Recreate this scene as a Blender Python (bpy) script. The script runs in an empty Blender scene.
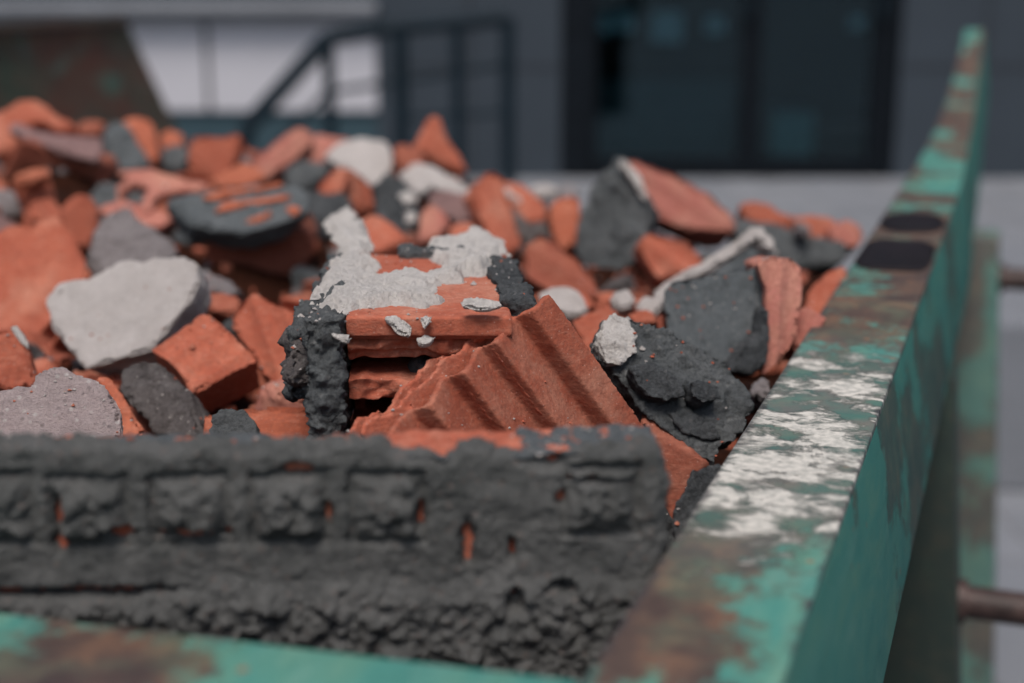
import bpy, bmesh, math, random
import numpy as np
from mathutils import Vector, noise, Matrix
random.seed(7)
S = bpy.context.scene
COL = S.collection
rad = math.radians
ZC = 1.70                       # camera height above the yard
PITCH = rad(14.27); FPX = 1422.0
Fv = Vector((0, math.cos(PITCH), -math.sin(PITCH))); Uv = Vector((0, math.sin(PITCH), math.cos(PITCH))); Rv = Vector((1, 0, 0))
CAM = Vector((0, 0, ZC))
def ray(px, py): return Fv + Rv * ((px - 512) / FPX) + Uv * ((341.5 - py) / FPX)
def P(px, py, Y):
    d = ray(px, py); return CAM + d * (Y / d.y)
def hit(px, py, p0, n):
    d = ray(px, py); return CAM + d * ((p0 - CAM).dot(n) / d.dot(n))
def NV(az, el):
    a, e = rad(az), rad(el); return Vector((math.sin(a) * math.cos(e), -math.cos(a) * math.cos(e), math.sin(e)))
# skip frame: D along the rail, L to its right
AZ = rad(19.62)
D = Vector((math.sin(AZ), math.cos(AZ), 0)); L = Vector((math.cos(AZ), -math.sin(AZ), 0))
def SK(a, l, z): return Vector((0, 0, ZC + z)) + D * a + L * l

# ------------------------------------------------------------------ materials
def nn(nt, t, **kw):
    n = nt.nodes.new(t)
    for k, v in kw.items():
        if k.startswith('i_'): n.inputs[k[2:].replace('_', ' ')].default_value = v
        else: setattr(n, k, v)
    return n
def c4(c): return (c[0], c[1], c[2], 1)
class MatB:
    def __init__(s, name):
        s.m = bpy.data.materials.new(name); s.m.use_nodes = True; s.nt = s.m.node_tree
        s.b = s.nt.nodes['Principled BSDF']; s.lk = s.nt.links.new
        s.tc = s.nt.nodes.new('ShaderNodeTexCoord'); s.co = s.tc.outputs['Object']
    def shift(s):
        oi = s.nt.nodes.new('ShaderNodeObjectInfo'); a = nn(s.nt, 'ShaderNodeVectorMath', operation='ADD')
        m = nn(s.nt, 'ShaderNodeVectorMath', operation='SCALE'); m.inputs[3].default_value = 13.7
        cx = s.nt.nodes.new('ShaderNodeCombineXYZ')
        for i in range(3): s.lk(oi.outputs['Random'], cx.inputs[i])
        s.lk(cx.outputs[0], m.inputs[0]); s.lk(m.outputs[0], a.inputs[1]); s.lk(s.co, a.inputs[0]); s.co = a.outputs[0]; s.rnd = oi.outputs['Random']
    def noise(s, scale, detail=6, rough=.6, dist=0, sc=None):
        n = nn(s.nt, 'ShaderNodeTexNoise'); n.inputs['Scale'].default_value = scale; n.inputs['Detail'].default_value = detail
        n.inputs['Roughness'].default_value = rough; n.inputs['Distortion'].default_value = dist
        co = s.co
        if sc:
            mp = nn(s.nt, 'ShaderNodeMapping'); mp.inputs['Scale'].default_value = sc; s.lk(co, mp.inputs[0]); co = mp.outputs[0]
        s.lk(co, n.inputs['Vector']); return n.outputs[0]
    def voro(s, scale, feat='F1'):
        n = nn(s.nt, 'ShaderNodeTexVoronoi', feature=feat); n.inputs['Scale'].default_value = scale; s.lk(s.co, n.inputs['Vector']); return n
    def ramp(s, v, stops):
        r = s.nt.nodes.new('ShaderNodeValToRGB'); e = r.color_ramp.elements
        while len(e) < len(stops): e.new(.5)
        for el, (p, c) in zip(e, stops):
            el.position = p; el.color = c4(c) if not isinstance(c, (int, float)) else (c, c, c, 1)
        s.lk(v, r.inputs[0]); return r.outputs[0]
    def mix(s, f, a, b, bt='MIX'):
        m = nn(s.nt, 'ShaderNodeMix', data_type='RGBA', blend_type=bt)
        for v, i in ((f, 0), (a, 6), (b, 7)):
            if isinstance(v, (int, float)): m.inputs[i].default_value = v
            elif isinstance(v, tuple): m.inputs[i].default_value = c4(v)
            else: s.lk(v, m.inputs[i])
        return m.outputs[2]
    def math(s, op, a, b):
        m = nn(s.nt, 'ShaderNodeMath', operation=op)
        for i, v in enumerate((a, b)):
            if isinstance(v, (int, float)): m.inputs[i].default_value = v
            else: s.lk(v, m.inputs[i])
        return m.outputs[0]
    def bump(s, h, dist, strength=1):
        b = nn(s.nt, 'ShaderNodeBump'); b.inputs['Strength'].default_value = strength; b.inputs['Distance'].default_value = dist
        s.lk(h, b.inputs['Height'])
        if s.b.inputs['Normal'].links: s.lk(s.b.inputs['Normal'].links[0].from_socket, b.inputs['Normal'])
        s.lk(b.outputs[0], s.b.inputs['Normal'])
    def out(s, c, rough=.9, spec=.2, metal=0):
        if isinstance(c, tuple): s.b.inputs['Base Color'].default_value = c4(c)
        else: s.lk(c, s.b.inputs['Base Color'])
        if isinstance(rough, (int, float)): s.b.inputs['Roughness'].default_value = rough
        else: s.lk(rough, s.b.inputs['Roughness'])
        s.b.inputs['Specular IOR Level'].default_value = spec; s.b.inputs['Metallic'].default_value = metal
        return s.m
def terracotta(name, a, b, dust=(.52, .28, .20), dmin=.50, dustamt=.6, dark=(.16, .06, .04)):
    B = MatB(name); B.shift()
    c = B.ramp(B.noise(22, 8, .65, .6), [(.3, a), (.7, b)])
    c = B.mix(B.ramp(B.noise(160, 5), [(.52, 0), (.72, .35)]), c, dark)
    c = B.mix(B.math('MULTIPLY', B.ramp(B.noise(11, 10, .72), [(dmin, 0), (dmin + .16, 1)]), dustamt), c, dust)
    c = B.mix(B.ramp(B.voro(230).outputs['Distance'], [(.05, .55), (.16, 0)]), c, (.62, .40, .34))
    c = B.mix(B.ramp(B.noise(300, 3, .7), [(.42, .35), (.6, 0)]), c, (.20, .07, .05)); c = B.mix(B.ramp(B.noise(60, 5, .7, 1.5, (1, 1, 4)), [(.5, 0), (.75, .4)]), c, (.55, .27, .19))
    hsv = nn(B.nt, 'ShaderNodeHueSaturation'); B.lk(c, hsv.inputs['Color'])
    B.lk(B.math('ADD', B.math('MULTIPLY', B.rnd, .3), .85), hsv.inputs['Value'])
    B.bump(B.noise(420, 4, .7), .0007); B.bump(B.noise(90, 6, .65), .0009)
    return B.out(hsv.outputs[0], .92, .12)
def concrete(name, a, b, speck=(.6, .58, .56), speck2=(.05, .05, .05), sp=.5, bd=.0022, dk=1.):
    B = MatB(name); B.shift()
    c = B.ramp(B.noise(28, 9, .7, .4), [(.3, a), (.7, b)])
    v = B.voro(150)
    c = B.mix(B.math('MULTIPLY', B.ramp(v.outputs['Distance'], [(.14, 1), (.30, 0)]), sp), c, B.mix(B.ramp(v.outputs['Color'], [(.5, 0), (.55, 1)]), speck, speck2))
    c = B.mix(B.ramp(B.noise(55, 8, .75), [(.52, 0), (.66, .7 * dk)]), c, tuple(x * .45 for x in a))
    c = B.mix(B.ramp(B.noise(420, 5, .8), [(.35, .45 * dk), (.55, 0)]), c, tuple(x * .4 for x in a))
    B.bump(B.noise(480, 5, .75), .0022); B.bump(B.noise(120, 6, .7), bd)
    return B.out(c, .95, .15)
M = {}
M['terra'] = terracotta('terracotta_clay', (.315, .078, .046), (.43, .130, .078))
M['pinkbrick'] = terracotta('dusty_pink_clay', (.36, .115, .09), (.44, .18, .15), dmin=.46)
M['brown'] = terracotta('brown_burnt_clay', (.24, .068, .045), (.33, .105, .065), dustamt=.25)
M['orange'] = terracotta('light_orange_clay', (.37, .098, .054), (.47, .155, .090), dustamt=.3)
M['mauve'] = concrete('mauve_glazed_clay', (.33, .2, .19), (.42, .27, .26), sp=.2)
M['dark'] = concrete('dark_cement_mortar', (.115, .128, .135), (.20, .215, .222), (.42, .42, .41), sp=.3)
M['darker'] = concrete('black_grey_mortar', (.075, .084, .092), (.15, .16, .168), (.36, .36, .36), sp=.3)
M['slate'] = concrete('smooth_slate_cement', (.12, .138, .148), (.18, .198, .208), sp=.12, bd=.0009)
M['warmdark'] = concrete('warm_grey_stone', (.14, .125, .125), (.23, .21, .205), sp=.3)
M['grey'] = concrete('grey_concrete', (.28, .25, .255), (.42, .385, .39), sp=.4, dk=.6)
M['pinkgrey'] = concrete('pinkish_concrete', (.42, .335, .335), (.54, .455, .45), (.75, .73, .7), (.2, .17, .17), sp=.55, bd=.0014, dk=.4)
M['pale'] = concrete('pale_plaster', (.50, .465, .445), (.63, .59, .57), (.8, .8, .78), (.4, .37, .36), sp=.25, bd=.001, dk=.25)
M['white'] = concrete('white_lime_mortar', (.64, .61, .58), (.78, .75, .72), (.85, .84, .82), (.35, .33, .32), sp=.3, bd=.0015, dk=.35)
M['crust'] = concrete('brown_grey_crust', (.12, .127, .126), (.225, .228, .225), (.36, .24, .2), sp=.25, bd=.0016, dk=.6)
def mound_mat():
    B = MatB('brick_dust'); c = B.ramp(B.noise(9, 10, .75), [(.35, (.13, .05, .035)), (.5, (.24, .085, .05)), (.65, (.10, .09, .09))])
    B.bump(B.noise(140, 8, .8), .006); B.bump(B.noise(35, 8, .8), .02); return B.out(c, .95, .1)
M['mound'] = mound_mat()
def paint_mat(name, axis_splash=None):
    """chipped green paint over rust; object x runs along the rail, y across"""
    B = MatB(name)
    g = B.ramp(B.noise(5, 6, .65, .3, (2, 6, 6)), [(.3, (.045, .18, .155)), (.5, (.07, .24, .20)), (.72, (.13, .27, .19))])
    g = B.mix(B.ramp(B.noise(60, 6, .7, 0, (.35, 1.6, 1)), [(.5, 0), (.68, .5)]), g, (.16, .32, .26))
    r = B.ramp(B.noise(30, 8, .7), [(.3, (.045, .032, .032)), (.5, (.085, .058, .048)), (.62, (.15, .088, .06)), (.8, (.075, .062, .07))])
    big = B.noise(9 if axis_splash else 5, 3, .5, .2, (.9, 1, 1)); fine = B.noise(75, 9, .75)
    mask = B.math('ADD', B.math('MULTIPLY', big, 1.0), B.math('MULTIPLY', B.math('SUBTRACT', fine, .5), .42))
    lo = axis_splash if axis_splash else .56
    if name == 'green_paint_rim': lo = .56
    if axis_splash:
        s2 = nn(B.nt, 'ShaderNodeSeparateXYZ'); B.lk(B.tc.outputs['Object'], s2.inputs[0])
        reg = B.ramp(B.math('MULTIPLY', s2.outputs[0], .5), [(.42, 0), (.52, .9), (.70, .75), (.88, 0)])
        lat = nn(B.nt, 'ShaderNodeMapRange'); lat.inputs['From Min'].default_value = -.15; lat.inputs['From Max'].default_value = -.08; B.lk(s2.outputs[1], lat.inputs[0])
        mask = B.math('ADD', mask, B.math('MULTIPLY', B.math('MULTIPLY', reg, lat.outputs[0]), .13))
        mask = B.math('ADD', mask, B.math('MULTIPLY', B.ramp(B.math('MULTIPLY', s2.outputs[0], .5), [(.70, 0), (.73, 1), (.90, 1), (.93, 0)]), .05))
    rm = B.ramp(mask, [(lo - .03, 0), (lo + .035, 1)])
    c = B.mix(rm, g, r)
    c = B.mix(B.ramp(B.noise(14, 8, .7), [(.5, 0), (.7, .30)]), c, (.15, .27, .17))
    c = B.mix(B.ramp(B.voro(34).outputs['Distance'], [(.05, .8), (.11, 0)]), c, (.30, .12, .05))
    hgt = B.math('SUBTRACT', 1.0, rm)
    B.bump(hgt, .0009, .8); B.bump(fine, .0008)
    return B, c, rm
B, c, rm = paint_mat('green_paint_rail_top', .445)
# lime and dropping splashes on one stretch of the rail
sx = nn(B.nt, 'ShaderNodeSeparateXYZ'); B.lk(B.tc.outputs['Object'], sx.inputs[0])
band = B.math('MULTIPLY', B.ramp(B.math('SUBTRACT', sx.outputs[0], .32), [(.28, 0), (.42, 1)]), B.ramp(B.math('SUBTRACT', sx.outputs[0], .32), [(.70, 1), (.86, 0)]))
sp = B.noise(34, 9, .66, .4, (1.15, .8, 1))
wm = B.ramp(B.math('ADD', sp, B.math('MULTIPLY', band, .30)), [(.725, 0), (.82, .95)])
c = B.mix(B.math('MULTIPLY', band, .5), c, B.ramp(B.noise(22, 6), [(.4, (.05, .22, .19)), (.6, (.16, .20, .19))]))
c = B.mix(wm, c, B.ramp(B.noise(160, 4), [(.35, (.36, .36, .33)), (.6, (.60, .58, .53))]))
B.bump(wm, .002)
er = nn(B.nt, 'ShaderNodeMapRange'); er.inputs['From Min'].default_value = -.0755; er.inputs['From Max'].default_value = -.0705; B.lk(B.math('ADD', sx.outputs[1], B.math('MULTIPLY', B.math('SUBTRACT', B.noise(60, 7, .7), .5), .03)), er.inputs[0])
c = B.mix(B.math('MULTIPLY', er.outputs[0], .85), c, (.055, .05, .06))
el_ = nn(B.nt, 'ShaderNodeMapRange'); el_.inputs['From Min'].default_value = -.1475; el_.inputs['From Max'].default_value = -.1515; B.lk(B.math('ADD', sx.outputs[1], B.math('MULTIPLY', B.math('SUBTRACT', B.noise(50, 7, .7), .5), .02)), el_.inputs[0])
c = B.mix(B.math('MULTIPLY', el_.outputs[0], .8), c, (.04, .04, .045))
M['railtop'] = B.out(c, B.ramp(rm, [(0, .5), (1, .8)]), .3)
B, c, rm = paint_mat('green_paint_rim'); M['rim'] = B.out(c, .45, .4)
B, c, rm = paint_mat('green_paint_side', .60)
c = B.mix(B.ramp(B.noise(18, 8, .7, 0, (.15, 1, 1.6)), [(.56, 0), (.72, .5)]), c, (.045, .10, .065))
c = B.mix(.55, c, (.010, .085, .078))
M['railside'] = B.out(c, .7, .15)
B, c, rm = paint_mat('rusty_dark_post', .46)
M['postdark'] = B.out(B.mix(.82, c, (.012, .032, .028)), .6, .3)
B, c, rm = paint_mat('faded_green_post', .50)
c = B.mix(.45, c, (.13, .16, .15)); M['post'] = B.out(c, .6, .3)
B, c, rm = paint_mat('dirty_inside_steel', .36)
c = B.mix(B.ramp(B.noise(7, 6, .6), [(.52, 0), (.7, .5)]), c, (.12, .10, .075)); c = B.mix(.5, c, (.015, .03, .028)); M['inside'] = B.out(c, .8, .3)
def simple(name, col, rough=.6, spec=.3, metal=0, bs=None, var=.25, ns=20):
    B = MatB(name); c = B.mix(B.ramp(B.noise(ns, 6), [(.35, 0), (.7, 1)]), tuple(x * (1 - var) for x in col), tuple(min(1, x * (1 + var)) for x in col))
    if bs: B.bump(B.noise(bs[0], 6, .7), bs[1])
    return B.out(c, rough, spec, metal)
M['tar'] = simple('black_tar', (.012, .008, .008), .42, .3, bs=(70, .003))
M['rust'] = simple('rusty_steel', (.050, .030, .027), .5, .4, bs=(150, .001), var=.5, ns=45)
M['rail_dk'] = simple('blue_grey_metal', (.007, .016, .024), .6, .15)
M['wall'] = simple('dark_cladding', (.040, .052, .066), .6, .2, var=.08, ns=2)
M['wallteal'] = simple('teal_plinth', (.036, .070, .088), .6, .3, var=.08, ns=2)
M['seam'] = simple('cladding_joint', (.02, .022, .027), .8)
M['whitepanel'] = simple('white_panel', (.50, .50, .54), .55, .3, var=.04, ns=2)
M['ledge'] = simple('grey_ledge', (.21, .225, .25), .6, .3, var=.1, ns=4)
M['frame'] = simple('black_door_frame', (.006, .009, .013), .6, .1)
M['room'] = simple('interior_wall', (.022, .034, .04), .8)
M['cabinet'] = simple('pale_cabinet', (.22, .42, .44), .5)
M['partition'] = simple('blue_grey_partition', (.07, .12, .14), .8)
M['paper'] = simple('pale_paper', (.55, .72, .80), .7)  # light blue of the reflections imitated behind the door glass
def glass_mat():
    m = bpy.data.materials.new('window_glass'); m.use_nodes = True; nt = m.node_tree; nt.nodes.clear()
    o = nt.nodes.new('ShaderNodeOutputMaterial'); mx = nt.nodes.new('ShaderNodeMixShader'); t = nt.nodes.new('ShaderNodeBsdfTransparent'); g = nt.nodes.new('ShaderNodeBsdfGlossy')
    t.inputs[0].default_value = (.62, .74, .76, 1); g.inputs[0].default_value = (.36, .48, .54, 1); g.inputs['Roughness'].default_value = .03
    fr = nt.nodes.new('ShaderNodeFresnel'); fr.inputs[0].default_value = 1.5
    ad = nn(nt, 'ShaderNodeMath', operation='ADD'); ad.inputs[1].default_value = .05; nt.links.new(fr.outputs[0], ad.inputs[0])
    nt.links.new(ad.outputs[0], mx.inputs[0]); nt.links.new(t.outputs[0], mx.inputs[1]); nt.links.new(g.outputs[0], mx.inputs[2]); nt.links.new(mx.outputs[0], o.inputs[0]); return m
M['glass'] = glass_mat()
def paving():
    B = MatB('concrete_paving')
    br = nn(B.nt, 'ShaderNodeTexBrick'); br.inputs['Scale'].default_value = 1; br.inputs['Brick Width'].default_value = .4; br.inputs['Row Height'].default_value = .4
    br.inputs['Mortar Size'].default_value = .006; br.offset = 0; br.inputs['Color1'].default_value = (.22, .235, .26, 1); br.inputs['Color2'].default_value = (.18, .195, .22, 1); br.inputs['Mortar'].default_value = (.13, .13, .14, 1)
    B.lk(B.co, br.inputs['Vector'])
    c = B.mix(B.ramp(B.noise(3, 9, .7), [(.4, 0), (.7, .5)]), br.outputs[0], (.14, .15, .165))
    c = B.mix(B.ramp(B.noise(6, 4, .6, 0), [(.64, 0), (.67, .9)]), c, (.05, .05, .055))
    B.bump(B.noise(60, 8, .7), .004); return B.out(c, .85, .25)
M['paving'] = paving()

# ------------------------------------------------------------------ object helpers
def tag(o, label, cat, group=None):
    o['label'] = label; o['category'] = cat
    if group: o['group'] = group
    return o
def struct(o): o['kind'] = 'structure'; return o
def link(name, me, mat, parent=None, loc=None):
    o = bpy.data.objects.new(name, me); COL.objects.link(o)
    if mat: me.materials.append(mat)
    if loc is not None: o.location = loc
    if parent is not None: o.parent = parent; o.location = (Vector(loc) if loc is not None else Vector()) - parent.location
    return o
def empty(name, loc): o = bpy.data.objects.new(name, None); COL.objects.link(o); o.location = loc; o.empty_display_size = .05; return o
def mesh_from(V, F, name='m'):
    me = bpy.data.meshes.new(name); me.from_pydata([tuple(v) for v in V], [], F); me.update(); return me
def smooth(me, ang=None):
    me.polygons.foreach_set('use_smooth', [True] * len(me.polygons))
    if ang: me.set_sharp_from_angle(angle=rad(ang))
def box_bm(bm, ax, ay, az, o=Vector()):
    """box spanned by ranges along world axes"""
    vs = [bm.verts.new(o + Vector((x, y, z))) for z in az for y in ay for x in ax]
    for f in ((0, 2, 3, 1), (4, 5, 7, 6), (0, 1, 5, 4), (2, 6, 7, 3), (0, 4, 6, 2), (1, 3, 7, 5)): bm.faces.new([vs[i] for i in f])
def frame_box(bm, O, X, Y, Z, ax, ay, az):
    vs = [bm.verts.new(O + X * x + Y * y + Z * z) for z in az for y in ay for x in ax]
    for f in ((0, 2, 3, 1), (4, 5, 7, 6), (0, 1, 5, 4), (2, 6, 7, 3), (0, 4, 6, 2), (1, 3, 7, 5)): bm.faces.new([vs[i] for i in f])
def bm_mesh(bm, bevel=0, seg=2):
    if bevel: bmesh.ops.bevel(bm, geom=list(bm.edges), offset=bevel, segments=seg, affect='EDGES', profile=.6)
    bmesh.ops.recalc_face_normals(bm, faces=bm.faces)
    me = bpy.data.meshes.new('m'); bm.to_mesh(me); bm.free(); return me
def remesh(me, vox):
    o = bpy.data.objects.new('tmp', me); COL.objects.link(o)
    md = o.modifiers.new('r', 'REMESH'); md.mode = 'VOXEL'; md.voxel_size = vox; md.adaptivity = 0
    dg = bpy.context.evaluated_depsgraph_get(); dg.update()
    n = bpy.data.meshes.new_from_object(o.evaluated_get(dg)); bpy.data.objects.remove(o); bpy.data.meshes.remove(me)
    return n
STY = {'terra': [(.0015, 12), (.0009, 55), (.0005, 190)], 'conc': [(.0040, 18), (.0026, 60), (.0016, 170), (.0007, 420)],
       'rough': [(.0075, 22), (.0050, 70), (.0030, 190), (.0013, 450)], 'smoothc': [(.0022, 14), (.001, 70)], 'hero': [(.0007, 12), (.0003, 70), (.0002, 260)]}
def displace(me, style, seed=0, k=1., fn=None):
    n = len(me.vertices); co = np.empty(n * 3); me.vertices.foreach_get('co', co); co = co.reshape(-1, 3)
    no = np.empty(n * 3); me.vertices.foreach_get('normal', no); no = no.reshape(-1, 3)
    off = Vector((seed * 3.71, seed * 1.37, seed * 7.9)); out = co.copy(); fx = noise.fractal; nz = noise.noise
    bands = STY[style]
    for i in range(n):
        p = Vector(co[i]); d = 0
        for a, f in bands:
            v = fx(p * f + off, .9, 2.1, 3)
            if style == 'rough': v = abs(v) * 1.6 - .5
            d += a * v
        out[i] += no[i] * d * k
        if fn: out[i] += np.array(fn(p, Vector(no[i])))
    me.vertices.foreach_set('co', out.ravel()); me.update(); smooth(me)
def recenter(me, c): me.transform(Matrix.Translation(-c))
def prism(poly, ext, back=1.0):
    bm = bmesh.new(); n = len(poly); c = sum(poly, Vector()) / n
    a = [bm.verts.new(p) for p in poly]; b = [bm.verts.new(c + (p - c) * back + ext) for p in poly]
    bm.faces.new(a); bm.faces.new(b[::-1])
    for i in range(n): bm.faces.new([a[i], b[i], b[(i + 1) % n], a[(i + 1) % n]])
    bmesh.ops.triangulate(bm, faces=list(bm.faces)); bmesh.ops.recalc_face_normals(bm, faces=list(bm.faces))
    me = bpy.data.meshes.new('m'); bm.to_mesh(me); bm.free(); return me
PLANE = {}
def crisp(me, L_, seed, bev=.0012, chops=3, face_n=None, back_only=True):
    """angular broken piece: random fracture planes, tiny worn bevel, even triangles"""
    rg = random.Random(seed); bm = bmesh.new(); bm.from_mesh(me)
    c = sum((v.co for v in bm.verts), Vector()) / len(bm.verts)
    for _ in range(chops):
        n = Vector((rg.uniform(-1, 1), rg.uniform(-1, .6), rg.uniform(-.6, 1))).normalized()
        if face_n is not None: n = (n - face_n * min(0, 0)).normalized(); 
        if face_n is not None and n.dot(face_n) > .8: continue
        m = max((v.co - c).dot(n) for v in bm.verts)
        res = bmesh.ops.bisect_plane(bm, geom=list(bm.verts) + list(bm.edges) + list(bm.faces), plane_co=c + n * m * rg.uniform(.74, .92), plane_no=n, clear_outer=True)
        ed = [e for e in res['geom_cut'] if isinstance(e, bmesh.types.BMEdge)]
        if len(ed) > 2:
            try: bmesh.ops.contextual_create(bm, geom=ed)
            except Exception: pass
    bmesh.ops.holes_fill(bm, edges=[e for e in bm.edges if len(e.link_faces) < 2])
    bmesh.ops.dissolve_limit(bm, angle_limit=.02, verts=list(bm.verts), edges=list(bm.edges))
    bmesh.ops.triangulate(bm, faces=list(bm.faces)); bmesh.ops.recalc_face_normals(bm, faces=bm.faces); bm.to_mesh(me); bm.free()
    me = remesh(me, L_); bm = bmesh.new(); bm.from_mesh(me); bm.normal_update()
    off = Vector((seed * 1.7, seed * .3, 0)); mv = []
    for v in bm.verts:                      # chips bitten out of the worn edges
        sp = min((f.normal.dot(v.normal) for f in v.link_faces), default=1)
        k = noise.fractal(v.co * 48 + off, .8, 2.1, 3)
        if sp < .94 and k > 0: mv.append((v, -v.normal * min(.005, k * .014)))
    for v, d in mv: v.co += d
    for _ in range(1): bmesh.ops.smooth_vert(bm, verts=[v for v, d in mv], factor=.35, use_axis_x=True, use_axis_y=True, use_axis_z=True)
    bm.to_mesh(me); bm.free(); return me
HERO = []      # (x, y, z_base)
NOUNS = []     # (pos, phrase)
def chunk(name, poly, Y, nrm, t, mat, style, vox=None, ext=None, back=.9, parent=None, seed=None, base=True, groove=None, k=1., on=None, lift=.003):
    n = NV(*nrm); cx = sum(p[0] for p in poly) / len(poly); cy = sum(p[1] for p in poly) / len(poly)
    p0 = P(cx, cy, Y)
    if on is not None: q0, n = PLANE[on.name]; p0 = hit(cx, cy, q0 + n * lift, n)
    pts = [hit(p[0], p[1], p0, n) for p in poly]
    e = -n * t if ext is None else Vector(ext)
    # rough the outline so that no side is ruler straight
    rng = random.Random(int(cx * 7 + cy * 13)); pp = []
    for i in range(len(pts)):
        a, b = pts[i], pts[(i + 1) % len(pts)]; pp.append(a); ln = (b - a).length; m = 1 if ln < .05 else 2
        pr = (b - a).cross(n).normalized()
        for j in range(1, m + 1): pp.append(a.lerp(b, j / (m + 1)) + pr * ln * rng.uniform(-.03, .03))
    if style == 'rough': me = remesh(prism(pp, e, back), vox or max(.0022, .0013 * Y * Y))
    else:
        big = max((a - b).length for a in pts for b in pts)
        me = crisp(prism(pp, e, back), vox or max(.0020, .0012 * Y * Y), int(cx + cy), bev=min(.0014, big * .02), chops=(5 if big > .05 else 3) if style in ('terra', 'conc') and base else 0, face_n=n)
    fn = None
    if groove:
        (g1, g2), sp, dep = groove; gd = (hit(*g2, p0, n) - hit(*g1, p0, n)).normalized(); gs = gd.cross(n)
        o0 = hit(*g1, p0, n)
        def fn(p, nv):
            if nv.dot(n) < .6 or (p - p0).dot(n) < -.006: return (0, 0, 0)
            s = ((p - o0).dot(gs) / sp) % 1.0
            return tuple(-n * dep * (1 - abs(2 * s - 1)) ** .6)
    displace(me, style, seed if seed is not None else int(cx), k, fn)
    if style != 'rough': me.set_sharp_from_angle(angle=rad(30))
    recenter(me, p0)
    o = link(name, me, M[mat], parent, p0); PLANE[o.name] = (p0.copy(), n)
    if base and parent is None:
        co = np.empty(len(me.vertices) * 3); me.vertices.foreach_get('co', co); z = co.reshape(-1, 3)[:, 2]
        HERO.append((p0.x, p0.y, p0.z + float(z.min())))
    return o
GB = 'broken bricks in the rubble pile'; GC = 'concrete and mortar lumps in the rubble pile'
def piece(name, label, cat, grp, poly, Y, nrm, t, mat, style, short=None, **kw):
    o = chunk(name, poly, Y, nrm, t, mat, style, **kw); tag(o, label, cat, grp)
    NOUNS.append((o.location.copy(), short or label)); return o
B_, C_, T_ = 'brick', 'concrete', 'terra'

# ================================================================== RUBBLE
# ---- left side
piece('brick_fragment', 'curled orange brick shard lying topmost at the left end of the heap', 'brick', GB,
      [(-12, 108), (8, 107), (22, 98), (34, 98), (46, 104), (52, 112), (72, 118), (76, 125), (60, 131), (40, 122), (28, 124), (20, 140), (8, 152), (-12, 152)], 2.02, (-10, 40), .06, 'terra', 'terra', short='the curled orange shard')
o = piece('brick_block', 'long brick with mauve top and dark brown front under the curled shard', 'brick', GB,
      [(12, 119), (32, 128), (54, 133), (103, 137), (104, 163), (60, 151), (30, 140), (8, 131)], 1.95, (10, 62), .07, 'mauve', 'smoothc', ext=(-.01, .02, -.012), short='the mauve-topped brick')
b2 = chunk('brick_body', [(6, 132), (30, 141), (60, 152), (104, 164), (110, 178), (84, 188), (50, 186), (0, 182)], 1.95, (5, -25), .07, 'brown', 'terra', parent=o, ext=(0, .09, .0))
piece('brick_fragment', 'upright orange brick stub with a flat cap left of the rounded shard', 'brick', GB,
      [(10, 182), (48, 170), (56, 196), (60, 212), (40, 218), (22, 205)], 1.80, (20, 20), .05, 'terra', 'terra', short='the capped orange stub')
piece('brick_fragment', 'thin flat orange brick cap resting on the upright stub', 'brick', GB,
      [(8, 177), (30, 168), (50, 167), (51, 174), (30, 180), (10, 184)], 1.78, (10, 50), .02, 'orange', 'terra', short='the thin brick cap')
piece('brick_fragment', 'rounded orange disc-like shard leaning above the big smooth slab', 'brick', GB,
      [(62, 205), (76, 193), (89, 193), (99, 206), (98, 232), (88, 256), (70, 242), (62, 222)], 1.66, (25, 25), .03, 'terra', 'terra', short='the disc-like shard')
piece('brick_slab', 'large smooth orange brick slab sloping down at the left edge behind the white lump', 'brick', GB,
      [(-25, 235), (30, 222), (58, 213), (84, 256), (92, 272), (70, 300), (72, 340), (78, 372), (40, 380), (-25, 345)], 1.42, (15, 35), .05, 'terra', 'terra', back=.8, groove=(((10, 240), (60, 330)), .055, .004), short='the large smooth slab')
piece('stone', 'mauve-grey stone at the left edge above the smooth slab', 'stone', GC,
      [(-14, 186), (8, 184), (24, 190), (30, 208), (12, 216), (-14, 216)], 1.84, (10, 35), .05, 'grey', 'conc', short='the mauve-grey stone')
piece('stone', 'small mauve stone at the left edge just below the mauve-grey stone', 'stone', GC,
      [(-14, 215), (4, 214), (18, 224), (14, 234), (-14, 238)], 1.72, (10, 35), .04, 'mauve', 'conc', short='the small mauve stone')
piece('concrete_lump', 'grey-pink crumpled concrete lump directly above the white flat lump', 'concrete', GC,
      [(84, 262), (88, 245), (98, 226), (110, 212), (135, 212), (150, 222), (162, 233), (176, 250), (170, 270), (120, 270), (92, 275)], 1.50, (-5, 40), .07, 'grey', 'conc', short='the grey-pink concrete lump')
piece('concrete_lump', 'white flat-faced concrete lump with a rough edge, brightest at left', 'concrete', GC,
      [(46, 300), (58, 283), (90, 278), (104, 269), (118, 261), (130, 259), (142, 263), (155, 258), (185, 257), (197, 263), (199, 280), (190, 300), (177, 316), (162, 335), (150, 349), (128, 356), (105, 362), (86, 368), (77, 358), (62, 338), (52, 328)], 1.20, (-22, 46), .035, 'pale', 'smoothc', ext=(.007, .03, -.024), back=.97, short='the white flat lump')
piece('concrete_lump', 'pink-grey grainy concrete slab at the bottom left corner of the heap', 'concrete', GC,
      [(-25, 388), (8, 387), (32, 384), (36, 372), (62, 365), (78, 373), (96, 378), (112, 392), (119, 405), (122, 450), (-25, 450)], .92, (8, 42), .05, 'pinkgrey', 'conc', vox=.0022, k=.45, short='the pink-grey slab')
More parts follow.
